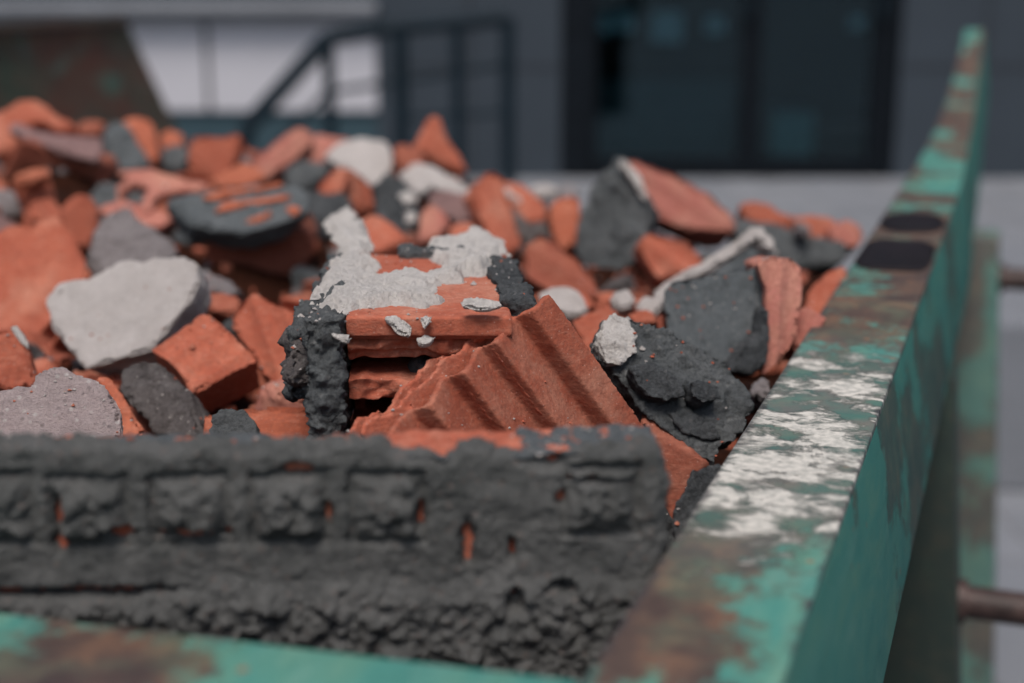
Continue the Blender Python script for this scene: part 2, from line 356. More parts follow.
piece('brick_fragment', 'narrow orange brick edge showing between pink-grey slab and dark stone', 'brick', GB,
      [(92, 374), (110, 377), (122, 392), (154, 442), (122, 446), (112, 402)], .99, (20, 35), .03, 'orange', 'terra', short='the narrow orange brick edge')
piece('stone', 'dark grey pitted stone wedged under the white flat lump', 'stone', GC,
      [(114, 371), (128, 360), (150, 357), (164, 366), (176, 379), (187, 396), (202, 438), (165, 446), (147, 420), (121, 392)], 1.03, (-25, 38), .045, 'warmdark', 'conc', vox=.0024, short='the dark pitted stone')
piece('brick_block', 'orange solid half brick with streaked top and broken brown front, right of white lump', 'brick', GB,
      [(150, 349), (176, 331), (201, 312), (213, 314), (232, 332), (247, 348), (258, 359), (224, 376), (190, 393), (183, 378), (170, 362)], 1.10, (12, 52), .035, 'terra', 'hero', ext=(.0, .025, -.032), back=.95, vox=.0022, groove=(((150, 349), (205, 312)), .017, .0026), short='the streaked half brick')
piece('brick_slab', 'tall orange brick leaf leaning against the left end of mortared block', 'brick', GB,
      [(228, 322), (252, 289), (272, 300), (293, 309), (300, 322), (304, 398), (290, 396), (262, 374), (246, 346), (232, 332)], 1.16, (-18, 36), .03, 'terra', 'terra', groove=(((250, 292), (285, 395)), .022, .004), short='the leaning orange leaf')
piece('brick_fragment', 'flat red-brown strip of brick lying just above the streaked half brick', 'brick', GB,
      [(186, 294), (205, 289), (236, 296), (246, 304), (238, 315), (205, 309)], 1.30, (5, 50), .025, 'brown', 'terra', short='the red-brown strip')
piece('stone', 'light grey rounded stone tucked under the mortar-striped brick', 'stone', GC,
      [(184, 278), (198, 262), (214, 272), (226, 280), (246, 291), (226, 296), (198, 290)], 1.37, (0, 45), .03, 'grey', 'conc', short='the light grey stone')
piece('brick_slab', 'orange flat slab lying at the heap front behind mortar-covered wall block', 'brick', GB,
      [(204, 412), (240, 409), (345, 406), (352, 420), (336, 446), (200, 446)], .96, (0, 60), .03, 'orange', 'terra', back=1, groove=(((204, 425), (345, 420)), .020, .003), short='the flat orange slab')
piece('mortar_lump', 'round crumbly grey mortar ball sitting on the flat orange slab', 'mortar', GC,
      [(208, 428), (212, 414), (226, 407), (244, 409), (256, 422), (258, 442), (230, 446), (208, 442)], .915, (0, 35), .03, 'dark', 'rough', k=.35, vox=.0018, short='the round mortar ball')
piece('brick_fragment', 'broken orange corner at the left edge with white smear above the pink-grey slab', 'brick', GB,
      [(-14, 322), (18, 324), (30, 345), (39, 369), (33, 386), (10, 392), (-14, 378)], 1.06, (25, 25), .04, 'terra', 'terra', short='the white-smeared corner')
lp = COL.objects[-1]; chunk('plaster_smear', [(10, 326), (17, 325), (28, 341), (30, 350), (20, 342)], 1.048, (25, 25), .006, 'white', 'smoothc', parent=lp, on=lp, lift=.002, vox=.0015, k=.3)
# mortar striped brick
o = piece('brick_block', 'brick block with dark mortar top striped orange, left behind the mortared block', 'brick', GB,
      [(158, 206), (165, 196), (205, 190), (250, 184), (300, 184), (311, 192), (309, 212), (270, 227), (245, 233), (200, 226), (163, 222)], 1.60, (-8, 48), .03, 'slate', 'conc', k=.6, ext=(0, .03, -.03), short='the mortar-striped brick')
for q in ([(190, 198), (216, 190), (282, 181), (290, 185), (250, 192), (214, 200)], [(206, 206), (240, 199), (296, 192), (300, 197), (262, 203), (212, 212)], [(236, 222), (262, 212), (270, 208), (272, 215), (256, 221)], [(284, 208), (296, 204), (302, 210), (292, 216)]):
    chunk('clay_stripe', q, 1.575, (-8, 48), .0075, 'orange', 'conc', parent=o, on=o, lift=.0036, vox=.0022, k=.5)
chunk('brick_body', [(205, 228), (245, 234), (272, 228), (300, 214), (312, 240), (306, 290), (270, 296), (228, 282), (206, 262)], 1.63, (12, -8), .08, 'brown', 'terra', parent=o, ext=(0, .10, 0))
piece('tile_shard', 'flat dusty orange shard with two short legs lying left of the mortar-striped brick', 'brick', GB,
      [(108, 168), (112, 163), (140, 165), (190, 178), (212, 182), (206, 190), (176, 192), (156, 196), (150, 212), (140, 214), (142, 196), (150, 188), (132, 182), (120, 190), (118, 208), (110, 206), (112, 188), (128, 176)], 1.78, (-5, 50), .02, 'pinkbrick', 'terra', short='the two-legged shard')
piece('mortar_lump', 'dark grey lump sitting under the two-legged orange shard', 'mortar', GC,
      [(84, 190), (100, 181), (126, 182), (152, 196), (150, 222), (110, 222), (92, 206)], 1.86, (0, 40), .06, 'dark', 'conc', short='the dark lump under the shard')
piece('mortar_lump', 'blue-grey pointed mortar lump right of the mauve-topped brick', 'mortar', GC,
      [(103, 130), (112, 115), (122, 118), (136, 142), (150, 162), (146, 172), (106, 170), (102, 150)], 2.12, (5, 30), .06, 'slate', 'conc', short='the pointed mortar lump')
piece('brick_fragment', 'orange-brown brick wedge on the skyline right of the pointed mortar lump', 'brick', GB,
      [(118, 118), (135, 113), (150, 120), (156, 130), (162, 152), (154, 166), (142, 158), (130, 138)], 2.20, (10, 25), .05, 'orange', 'terra', short='the orange-brown wedge')
piece('brick_fragment', 'low orange-brown fragment on the skyline left of the pointed mortar lump', 'brick', GB,
      [(76, 120), (90, 116), (104, 118), (108, 132), (92, 136), (76, 134)], 2.26, (0, 25), .05, 'brown', 'terra', short='the low orange-brown fragment')
piece('brick_fragment', 'small orange fragment on the skyline between the wedge and the speckled lump', 'brick', GB,
      [(154, 132), (166, 128), (184, 134), (182, 150), (164, 152)], 2.28, (0, 25), .05, 'orange', 'terra', short='the small skyline fragment')
piece('mortar_lump', 'speckled grey lump between orange wedge and upright grooved brick', 'mortar', GC,
      [(160, 150), (170, 143), (186, 142), (190, 160), (182, 172), (162, 168)], 2.12, (0, 30), .05, 'dark', 'rough', k=.5, short='the speckled lump')
piece('brick_slab', 'upright orange grooved brick on the skyline left of the stair railing post', 'brick', GB,
      [(188, 138), (200, 134), (222, 136), (234, 132), (241, 134), (238, 152), (228, 180), (204, 180), (180, 176)], 2.08, (-8, 24), .04, 'terra', 'terra', groove=(((212, 136), (204, 180)), .04, .006), short='the upright grooved brick')
piece('stone', 'small grey stone right of the upright grooved brick', 'stone', GC,
      [(230, 158), (240, 150), (250, 156), (248, 170), (234, 172)], 2.16, (0, 30), .04, 'grey', 'conc', short='the small grey stone')
piece('tile_shard', 'light orange thin shard lying just above the mortar-striped brick', 'brick', GB,
      [(206, 178), (226, 170), (242, 162), (258, 166), (266, 178), (246, 186), (216, 188)], 1.86, (10, 45), .02, 'orange', 'terra', short='the light orange shard')
piece('brick_fragment', 'dusty red brick bar sloping up to a pale pink tip on the skyline', 'brick', GB,
      [(240, 172), (262, 150), (284, 132), (298, 124), (312, 128), (314, 140), (300, 152), (280, 168), (256, 184)], 2.14, (0, 35), .05, 'pinkbrick', 'terra', groove=(((250, 172), (305, 130)), .030, .006), short='the dusty red bar')
piece('brick_fragment', 'reddish brick fragment behind the white block on the skyline', 'brick', GB,
      [(306, 142), (316, 133), (342, 134), (356, 142), (340, 154), (320, 166), (306, 160)], 2.34, (0, 25), .05, 'pinkbrick', 'terra', short='the reddish skyline fragment')
piece('concrete_block', 'bright white angular block high on the heap below the railing', 'concrete', GC,
      [(322, 156), (336, 143), (356, 136), (384, 138), (392, 150), (393, 166), (386, 180), (370, 187), (356, 178), (342, 168)], 2.04, (0, 40), .05, 'pale', 'smoothc', short='the bright white block')
piece('mortar_lump', 'dark lump showing left of the tented bricks', 'mortar', GC,
      [(284, 168), (300, 158), (330, 162), (326, 178), (306, 190), (286, 186)], 2.08, (0, 30), .05, 'dark', 'conc', short='the dark lump by the tented bricks')
piece('brick_slab', 'left leaf of the tented pair of orange bricks below the white block', 'brick', GB,
      [(308, 196), (322, 178), (336, 165), (346, 166), (344, 190), (330, 208), (318, 220), (308, 216)], 1.86, (-22, 28), .035, 'terra', 'terra', groove=(((340, 168), (312, 218)), .030, .006), short='the left tented leaf')
piece('brick_slab', 'right leaf of the tented pair of orange bricks, touching the speckled black lump', 'brick', GB,
      [(344, 166), (354, 168), (372, 184), (379, 200), (372, 214), (358, 214), (350, 198), (345, 186)], 1.88, (30, 26), .035, 'terra', 'terra', groove=(((350, 168), (366, 212)), .026, .006), short='the right tented leaf')
piece('mortar_lump', 'black-grey lump with pale patches right of the tented bricks', 'mortar', GC,
      [(370, 186), (386, 176), (404, 180), (418, 200), (422, 222), (412, 234), (386, 236), (376, 214)], 1.78, (0, 30), .06, 'darker', 'rough', k=.6, short='the black lump with pale patches')
lp = COL.objects[-1]
for q in ([(394, 192), (412, 190), (420, 200), (404, 206)], [(402, 210), (416, 210), (416, 224), (404, 224)]):
    chunk('plaster_patch', q, 1.735, (0, 30), .01, 'white', 'conc', parent=lp, on=lp, lift=.006, k=.5)
piece('brick_fragment', 'smooth orange brick back showing right behind the mortared block', 'brick', GB,
      [(356, 222), (374, 213), (392, 218), (404, 234), (418, 243), (402, 252), (368, 252), (354, 240)], 1.58, (0, 42), .05, 'terra', 'terra', short='the smooth orange back')
piece('mortar_lump', 'dark hollow-looking lump under the left tented leaf', 'mortar', GC,
      [(300, 190), (316, 188), (346, 190), (360, 214), (356, 240), (320, 236), (300, 215)], 1.84, (0, 30), .05, 'darker', 'conc', short='the dark lump below the tent')
piece('brick_fragment', 'tall pointed orange brick peak standing highest below the railing', 'brick', GB,
      [(410, 148), (420, 132), (430, 114), (440, 117), (448, 138), (462, 158), (470, 172), (452, 172), (430, 162)], 2.10, (10, 20), .05, 'terra', 'terra', short='the pointed brick peak')
piece('brick_fragment', 'stubby red-brown brick end left of the pointed peak', 'brick', GB,
      [(392, 146), (404, 142), (420, 148), (428, 162), (420, 176), (404, 170), (394, 160)], 2.0, (0, 30), .05, 'brown', 'terra', short='the stubby brick end')
piece('plaster_stick', 'long pale plaster strip lying below the pointed peak', 'plaster', GC,
      [(396, 168), (418, 158), (436, 166), (466, 180), (486, 194), (480, 210), (456, 196), (432, 186), (420, 194), (402, 186)], 1.88, (0, 38), .03, 'pale', 'conc', k=.5, short='the pale plaster strip')
piece('concrete_lump', 'mauve-grey flat chip between pale plaster strip and curved orange tile', 'concrete', GC,
      [(428, 192), (446, 188), (476, 194), (482, 212), (486, 226), (466, 226), (444, 212), (430, 208)], 1.78, (5, 40), .03, 'mauve', 'smoothc', short='the mauve chip')
piece('brick_fragment', 'dusty pink rounded brick bit below the mauve chip', 'brick', GB,
      [(420, 214), (430, 200), (444, 206), (450, 222), (436, 240), (418, 242)], 1.70, (-5, 35), .04, 'pinkbrick', 'terra', short='the dusty pink bit')
piece('brick_fragment', 'small orange pebble-like brick bit behind mortared block top', 'brick', GB,
      [(446, 232), (456, 222), (472, 222), (480, 234), (470, 246), (450, 246)], 1.66, (0, 40), .03, 'terra', 'terra', short='the small orange bit')
piece('roof_tile_shard', 'long curved orange tile sloping down right of the mauve chip', 'tile', GB,
      [(466, 186), (476, 172), (492, 168), (504, 178), (508, 196), (516, 222), (524, 250), (506, 256), (490, 236), (478, 212)], 1.72, (22, 34), .035, 'terra', 'terra', groove=(((480, 175), (515, 252)), .034, .007), short='the curved orange tile')
piece('brick_fragment', 'orange broken brick with a pale patch right of the curved tile', 'brick', GB,
      [(500, 178), (512, 178), (528, 188), (542, 200), (550, 212), (540, 226), (520, 224), (510, 204)], 1.92, (5, 32), .05, 'terra', 'terra', short='the pale-patched brick')
lp = COL.objects[-1]; chunk('plaster_patch', [(500, 186), (512, 186), (524, 198), (518, 206), (506, 198)], 1.85, (5, 32), .01, 'white', 'conc', parent=lp, on=lp, lift=.005, k=.5)
piece('mortar_lump', 'dark brown cluster below the orange broken brick with pale patch', 'mortar', GC,
      [(502, 200), (516, 206), (530, 222), (548, 222), (552, 240), (528, 244), (510, 232)], 1.82, (0, 30), .05, 'warmdark', 'rough', k=.5, short='the dark brown cluster')
piece('stone', 'small white stone on the skyline left of the big dark mortar face', 'stone', GC,
      [(528, 188), (540, 182), (556, 184), (560, 196), (540, 200)], 2.2, (0, 30), .03, 'pale', 'smoothc', short='the small white stone')
piece('stone', 'small dark stone on the skyline beside the small white stone', 'stone', GC,
      [(556, 186), (570, 182), (580, 190), (576, 202), (560, 200)], 2.2, (0, 30), .03, 'grey', 'smoothc', short='the small dark stone')
piece('brick_block', 'flat-faced upright orange brick end touching the big dark mortar face', 'brick', GB,
      [(549, 200), (562, 195), (580, 194), (580, 220), (576, 254), (560, 256), (552, 236)], 1.78, (-5, 22), .05, 'orange', 'terra', short='the upright orange end')
piece('brick_fragment', 'mauve-edged orange brick slope under the upright orange brick end', 'brick', GB,
      [(526, 244), (540, 234), (556, 240), (576, 256), (594, 276), (600, 296), (576, 300), (546, 288), (524, 274)], 1.50, (5, 38), .05, 'brown', 'terra', groove=(((530, 245), (590, 290)), .035, .006), short='the mauve-edged slope')
piece('stone', 'white rounded stone just behind the ridged brick apex', 'stone', GC,
      [(538, 294), (552, 286), (572, 286), (584, 298), (590, 312), (570, 316), (546, 308)], 1.26, (0, 45), .03, 'pale', 'smoothc', short='the white rounded stone')
piece('brick_slab', 'flat orange slab behind the ridged brick and left of white-capped lump', 'brick', GB,
      [(572, 320), (590, 306), (612, 306), (622, 318), (612, 342), (598, 372), (584, 350)], 1.18, (0, 45), .03, 'terra', 'terra', short='the flat orange slab behind')
# ---- right side
o = piece('brick_block', 'big brick with dark mortar end face and long dusty orange top on the skyline', 'brick', GB,
      [(616, 152), (632, 158), (672, 172), (706, 190), (728, 208), (737, 226), (730, 240), (700, 234), (652, 214), (644, 196), (632, 176)], 1.80, (18, 34), .05, 'pinkbrick', 'terra', ext=(.0, .05, -.03), groove=(((640, 170), (730, 225)), .034, .006), short='the big mortar-faced brick')
chunk('mortar_face', [(616, 154), (630, 170), (644, 192), (652, 210), (648, 240), (634, 262), (606, 286), (584, 272), (572, 250), (578, 218), (586, 196), (598, 178)], 1.72, (-25, 15), .05, 'dark', 'rough', parent=o, k=.8)
chunk('plaster_edge', [(612, 153), (620, 153), (642, 178), (650, 204), (644, 200), (630, 178)], 1.71, (-5, 20), .012, 'white', 'conc', parent=o, k=.4)
piece('brick_fragment', 'orange brick corner in shade below the big mortar-faced brick', 'brick', GB,
      [(638, 242), (650, 232), (672, 236), (696, 250), (706, 262), (680, 280), (662, 282), (648, 262)], 1.62, (10, 28), .05, 'terra', 'terra', groove=(((645, 240), (690, 275)), .030, .006), short='the shaded orange corner')
piece('mortar_lump', 'long dark mortar lump beneath the far red skyline bricks', 'mortar', GC,
      [(730, 214), (744, 216), (790, 228), (830, 240), (852, 244), (842, 262), (800, 268), (770, 282), (748, 258), (736, 236)], 1.80, (5, 32), .06, 'dark', 'conc', short='the long dark mortar lump')
piece('brick_fragment', 'low red brick ridge on the skyline right of the big mortar-faced brick', 'brick', GB,
      [(738, 204), (752, 200), (770, 204), (786, 214), (800, 222), (796, 232), (764, 224), (740, 218)], 1.92, (0, 30), .05, 'terra', 'terra', short='the low red ridge')
piece('brick_fragment', 'red brick lump on the skyline second from the green rail', 'brick', GB,
      [(788, 216), (812, 214), (836, 218), (842, 230), (826, 242), (804, 240), (792, 230)], 1.86, (0, 30), .05, 'terra', 'terra', short='the second red skyline lump')
piece('brick_fragment', 'rounded red brick lump on the skyline nearest the green rail', 'brick', GB,
      [(828, 226), (846, 219), (862, 221), (866, 234), (858, 246), (836, 246)], 1.82, (0, 30), .045, 'pinkbrick', 'terra', short='the rail-side red lump')
piece('stone', 'small pale grey stone on top of the long dark mortar lump', 'stone', GC,
      [(796, 222), (804, 219), (812, 226), (810, 234), (800, 232)], 1.78, (0, 30), .03, 'grey', 'conc', short='the small pale stone')
piece('concrete_slab', 'dark grey slab with a thick white plaster edge rising to the right', 'concrete', GC,
      [(660, 306), (700, 282), (740, 254), (764, 236), (772, 244), (776, 268), (758, 280), (716, 292), (680, 312)], 1.38, (10, 30), .03, 'slate', 'conc', short='the white-edged slab')
lp = COL.objects[-1]; chunk('plaster_edge', [(636, 303), (664, 282), (700, 262), (738, 238), (752, 225), (764, 226), (774, 238), (776, 252), (768, 248), (760, 238), (730, 258), (690, 280), (668, 296), (662, 308), (642, 318)], 1.33, (5, 30), .02, 'pale', 'conc', parent=lp, k=.5)
o = piece('mortared_brick', 'dark smooth mortar-faced block with upright orange brick end beside the green rail', 'brick', GB,
      [(662, 290), (672, 279), (716, 272), (762, 265), (766, 290), (766, 345), (752, 366), (720, 366), (696, 352), (668, 334)], 1.13, (-6, 26), .05, 'slate', 'smoothc', ext=(.01, .05, -.02), vox=.0024, k=1.1, groove=(((680, 285), (684, 350)), .012, .0020), short='the smooth mortar-faced block')
chunk('brick_body', [(757, 264), (772, 258), (792, 259), (801, 268), (803, 300), (797, 334), (782, 360), (762, 376), (766, 340), (766, 290)], 1.125, (24, 14), .07, 'pinkbrick', 'hero', parent=o, ext=(0, .08, -.01), groove=(((782, 262), (778, 350)), .02, .003))
chunk('mortar_rim', [(742, 352), (762, 334), (768, 300), (770, 340), (764, 368), (750, 374), (730, 370)], 1.10, (10, 10), .03, 'darker', 'conc', parent=o, k=.5)
piece('brick_fragment', 'orange brick bit half hidden by the green rail, right of mortar-faced block', 'brick', GB,
      [(803, 300), (812, 286), (830, 272), (846, 264), (850, 290), (838, 314), (826, 330), (806, 332)], 1.34, (-10, 35), .04, 'terra', 'terra', short='the half-hidden orange bit')
piece('brick_fragment', 'orange brick flake squeezed between mortar-faced block and the green rail', 'brick', GB,
      [(800, 300), (818, 312), (828, 318), (812, 348), (798, 356), (792, 340)], 1.15, (10, 30), .03, 'pinkbrick', 'terra', short='the squeezed flake')
piece('stone', 'white egg-shaped pebble left of the white-edged slab', 'stone', GC,
      [(610, 298), (616, 291), (628, 290), (635, 298), (632, 307), (618, 309)], 1.24, (0, 40), .02, 'pale', 'smoothc', short='the egg-shaped pebble')
piece('stone', 'white oval pebble touching the end of the white plaster edge', 'stone', GC,
      [(636, 304), (644, 296), (660, 296), (664, 306), (654, 316), (640, 314)], 1.22, (0, 40), .02, 'pale', 'smoothc', short='the oval pebble')
piece('brick_fragment', 'tiny orange crumb of brick between the two white pebbles', 'brick', GB,
      [(626, 314), (640, 308), (658, 312), (656, 322), (636, 324)], 1.2, (0, 40), .02, 'terra', 'terra', short='the tiny orange crumb')
o = piece('mortar_lump', 'large pitted charcoal mortar lump with white cap, right of the ridged brick', 'mortar', GC,
      [(598, 342), (604, 322), (618, 314), (642, 319), (672, 330), (700, 348), (726, 362), (744, 384), (755, 410), (742, 434), (724, 446), (716, 466), (690, 452), (664, 430), (642, 408), (616, 376), (602, 360)], .96, (12, 36), .045, 'dark', 'rough', vox=.0018, k=.55, short='the charcoal lump with white cap')
chunk('plaster_cap', [(597, 342), (603, 321), (614, 315), (634, 320), (642, 328), (636, 340), (638, 352), (622, 362), (606, 364), (600, 354)], .945, (2, 34), .022, 'white', 'conc', parent=o, on=o, lift=.007, vox=.0018, k=.9)
for q in ([(630, 366), (650, 362), (668, 372), (684, 384), (686, 396), (668, 402), (650, 396), (636, 384)], [(690, 380), (706, 378), (720, 386), (722, 398), (704, 404), (692, 396)], [(668, 412), (690, 410), (716, 424), (722, 438), (704, 440), (684, 432)]):
    chunk('mortar_knob', q, .94, (12, 30), .02, 'darker', 'rough', parent=o, vox=.0017, k=.35)
piece('brick_fragment', 'brown shaded brick wedge under the charcoal lump with white cap', 'brick', GB,
      [(640, 410), (664, 430), (700, 455), (716, 470), (700, 500), (676, 530), (655, 500), (640, 450)], .93, (-10, 10), .04, 'brown', 'terra', short='the shaded brown wedge')
piece('mortar_lump', 'dark gravelly lump beside the near end of the green rail', 'mortar', GC,
      [(690, 470), (716, 462), (730, 466), (712, 510), (690, 560), (668, 566), (672, 510)], .80, (-10, 25), .04, 'darker', 'rough', k=.4, short='the gravelly lump')
piece('stone', 'small grey chip lying below the flat orange slab behind ridged brick', 'stone', GC,
      [(752, 384), (764, 376), (772, 384), (766, 400), (754, 398)], 1.05, (0, 40), .02, 'grey', 'conc', short='the small grey chip')

# ------------------------------------------------------------------ hollow brick with mortar on top (in focus)
def heightfield(poly, O, X, Y, Z, res, hf, name, mat, parent, style=None, margin=.004):
    """mortar spread over a plane: the sheet ends where its height falls under zero"""
    xs = [p[0] for p in poly]; ys = [p[1] for p in poly]; x0, x1, y0, y1 = min(xs) - margin, max(xs) + margin, min(ys) - margin, max(ys) + margin
    nx, ny = int((x1 - x0) / res) + 1, int((y1 - y0) / res) + 1
    def sd(x, y):
        best = 1e9; ins = False; n = len(poly)
        for i in range(n):
            ax, ay = poly[i]; bx, by = poly[(i + 1) % n]; dx, dy = bx - ax, by - ay
            t = max(0, min(1, ((x - ax) * dx + (y - ay) * dy) / (dx * dx + dy * dy + 1e-12)))
            best = min(best, (x - ax - t * dx) ** 2 + (y - ay - t * dy) ** 2)
            if (ay > y) != (by > y) and x < (bx - ax) * (y - ay) / (by - ay) + ax: ins = not ins
        return math.sqrt(best) * (1 if ins else -1)
    V = []; H = []
    for j in range(ny):
        for i in range(nx):
            x, y = x0 + i * res, y0 + j * res; h = hf(x, y, sd(x, y)); H.append(h)
            jx = noise.noise(Vector((x * 400, y * 400, 3))) * res * .5
            V.append(O + X * (x + jx) + Y * y + Z * max(h, -.0015) - parent.location)
    F = []
    for j in range(ny - 1):
        for i in range(nx - 1):
            a = j * nx + i; q = (a, a + 1, a + nx + 1, a + nx)
            if max(H[k] for k in q) > 0: F.append(q)
    me = mesh_from(V, F); bm = bmesh.new(); bm.from_mesh(me); bmesh.ops.delete(bm, geom=[v for v in bm.verts if not v.link_faces], context='VERTS')
    bmesh.ops.recalc_face_normals(bm, faces=bm.faces); bm.to_mesh(me); bm.free(); smooth(me)
    return link(name, me, mat, parent, parent.location)
fr = noise.fractal
O = P(346, 317, .872); PX = P(512, 306, .872); Xa = (PX - O); Xa.z = 0; W = Xa.length; Xa.normalize()
Ya = Vector((-.06, 1, -.02)).normalized(); Za = Xa.cross(Ya).normalized()
root = empty('mortared_hollow_brick', O.copy()); tag(root, 'broken hollow brick with white mortar smeared on top and dark mortar end, in sharp focus', 'brick', GB)
NOUNS.append((O + Xa * .05, 'the white-smeared hollow brick')); HERO.append((O.x + .05, O.y + .1, O.z - .10)); HERO.append((O.x + .05, O.y + .02, O.z - .10))
bm = bmesh.new(); fb = lambda ax, ay, az: frame_box(bm, O, Xa, Ya, Za, ax, ay, az)
fb((0, W), (.0, .235), (-.0125, 0)); fb((0, W), (.0035, .23), (-.0165, -.006)); fb((0, W), (.001, .22), (-.024, -.0155)); fb((0, W), (.007, .2), (-.030, -.022))
fb((0, W), (-.003, .2), (-.055, -.041)); fb((0, W), (.001, .18), (-.087, -.078)); fb((-.002, W), (.02, .2), (-.1, -.094))
for x in (.001, W * .5, W - .008): fb((x, x + .007), (.085 if x > .01 else .06, .2), (-.09, 0))
fb((0, W), (.11, .118), (-.09, 0))
me = remesh(bm_mesh(bm), .0016)
def jag(p, nv):
    q = p - O; y = q.dot(Ya); x = q.dot(Xa); z = q.dot(Za)
    if y < .03 and z < -.015:
        k = .5 + .5 * fr(Vector((x * 60, z * 55, 5)), .9, 2, 4); d = max(0, .03 - y) / .03 * max(0, k) * .012
        dz = noise.noise(Vector((x * 90, 7, z * 20))) * .0035 if z < -.02 else 0
        return tuple(Ya * d + Za * dz)
    return (0, 0, 0)
displace(me, 'hero', 3, 1, jag); recenter(me, O); link('clay_shell', me, M['terra'], root, O)
# end mortar joint (dark)
def rough_box(name, ax, ay, az, mat, k, vox, seed, parent=root, style='rough', fr_=(None,)):
    bm = bmesh.new(); frame_box(bm, O, Xa, Ya, Za, ax, ay, az); me = remesh(bm_mesh(bm), vox); displace(me, style, seed, k); recenter(me, O); return link(name, me, M[mat], parent, O)
rough_box('mortar_joint', (-.026, -.002), (-.012, .235), (-.088, .001), 'dark', .75, .0017, 5)
rough_box('mortar_bulge', (-.040, -.022), (.02, .12), (-.062, -.012), 'dark', .9, .0019, 9)
rough_box('mortar_bulge', (-.036, -.020), (.0, .05), (-.045, -.02), 'warmdark', .9, .0019, 19)
rough_box('mortar_lump', (W - .006, W + .016), (.03, .2), (-.045, .004), 'darker', .7, .002, 14)
rough_box('mortar_lump', (.03, .085), (.215, .245), (-.02, .006), 'dark', .6, .002, 11)
rough_box('mortar_lump', (W * .42, W * .95), (.018, .05), (-.043, -.033), 'darker', .6, .002, 21)
rough_box('mortar_lump', (.01, .05), (.012, .03), (-.108, -.088), 'darker', .6, .002, 12)
def toloc(px, py):
    q = hit(px, py, O, Za) - O; A = Xa.dot(Ya); x, y = q.dot(Xa), q.dot(Ya); yy = (y - A * x) / (1 - A * A); return (x - A * yy, yy)
wp = [(330, 222), (345, 214), (356, 226), (368, 244), (368, 266), (384, 279), (418, 278), (452, 270), (430, 258), (440, 242), (478, 234), (498, 241), (502, 262), (484, 274), (458, 282), (432, 288), (438, 300), (422, 310), (400, 300), (376, 308), (352, 311), (326, 306), (322, 286), (334, 268), (350, 250), (336, 240)]
wl = [toloc(*p) for p in wp]
def hw(x, y, d):
    n1 = fr(Vector((x * 45, y * 38, 1)), .9, 2.1, 5); n2 = fr(Vector((x * 160, y * 120, 9)), .8, 2.1, 4)
    e = d / .006 + n1 * 1.7 + n2 * .5
    if e < -.3: return -.003
    rid = abs(fr(Vector((x * 60, y * 42, 4)), .7, 2.2, 4))
    return min(1, (e + .3) / 1.3) * (.0046 + .0042 * max(0, n1 + .4) * 1.1 + .0008 * n2 - .0042 * rid) + .0003 + (.006 * min(1, max(0, e)) * math.exp(-((x - W * .83) ** 2 / .0005 + (y - .16) ** 2 / .003)))
heightfield(wl, O, Xa, Ya, Za, .0011, hw, 'white_mortar', M['white'], root, margin=.012)
for k_, q in enumerate(([(384, 316), (396, 315), (412, 326), (410, 336), (396, 332)], [(418, 316), (430, 312), (434, 318), (424, 328)], [(458, 300), (476, 296), (500, 300), (504, 306), (480, 310), (462, 306)], [(415, 338), (424, 334), (436, 336), (430, 343), (420, 346)])):
    chunk('mortar_flake', q, .866, (0, 45), .005, 'white', 'conc', parent=root, vox=.0013, k=.3, base=False)
chunk('mortar_flake', [(330, 331), (340, 333), (352, 334), (352, 342), (344, 342), (332, 337)], .852, (0, 40), .004, 'white', 'conc', parent=root, vox=.0013, k=.2, base=False)

# ------------------------------------------------------------------ ridged brick (in focus)
nR = Vector((.66, -.70, .27)).normalized(); pA = P(548, 290, .90)
A = pA; Bv = hit(662, 452, pA, nR) - A; Cv = hit(388, 434, pA, nR) - A
lu, lv = Bv.length, Cv.length; u = Bv.normalized(); v = Cv.normalized()
rr = empty('ridged_hollow_brick', A.copy()); tag(rr, 'split hollow brick showing wide diagonal flutes and splintered edge, sharp at the heap centre', 'brick', GB)
NOUNS.append((A + u * .06 + v * .06, 'the ridged brick')); HERO.append((A.x, A.y + .05, A.z - .13)); HERO.append((A.x - .05, A.y - .0, A.z - .14))
def solid_sheet(fu, fv, hf, th, nu, nv_):
    V = []; F = []
    for s in (0, 1):
        for j in range(nv_ + 1):
            for i in range(nu + 1):
                a, b = i / nu, j / nv_; V.append(A + u * fu(a, b) + v * fv(a, b) + nR * (hf(a, b) - s * th))
    n1 = nu + 1; N = n1 * (nv_ + 1)
    for j in range(nv_):
        for i in range(nu):
            q = j * n1 + i; F.append((q, q + 1, q + n1 + 1, q + n1)); F.append((N + q, N + q + n1, N + q + n1 + 1, N + q + 1))
    for i in range(nu): F.append((i, N + i, N + i + 1, i + 1)); q = nv_ * n1 + i; F.append((q, q + 1, N + q + 1, N + q))
    for j in range(nv_): q = j * n1; F.append((q, q + n1, N + q + n1, N + q)); q += nu; F.append((q, N + q, N + q + n1, q + n1))
    return V, F
crest = [0.0, .13, .36, .57, .78, 1.05]        # flute boundaries along v
def flute(b):
    for i in range(len(crest) - 1):
        if crest[i] <= b < crest[i + 1]:
            t = (b - crest[i]) / (crest[i + 1] - crest[i])
            if i == 0: return .0
            # sharp step down beside each crest, then a broad swell rising to the next one
            q = min(1, t / .15); return -.0165 * (1 - t) ** 1.2 * q * q * (3 - 2 * q)
    return 0
jn = lambda b, s: .0042 * fr(Vector((b * 7, s, 2)), .9, 2.2, 2) + .0030 * abs(noise.noise(Vector((b * 34, s, 0)))) + .0012 * noise.noise(Vector((b * 90, s, 5)))
bm = bmesh.new()
def addVF(V, F):
    vs = [bm.verts.new(p) for p in V]
    for f in F: bm.faces.new([vs[i] for i in f])
parts = []
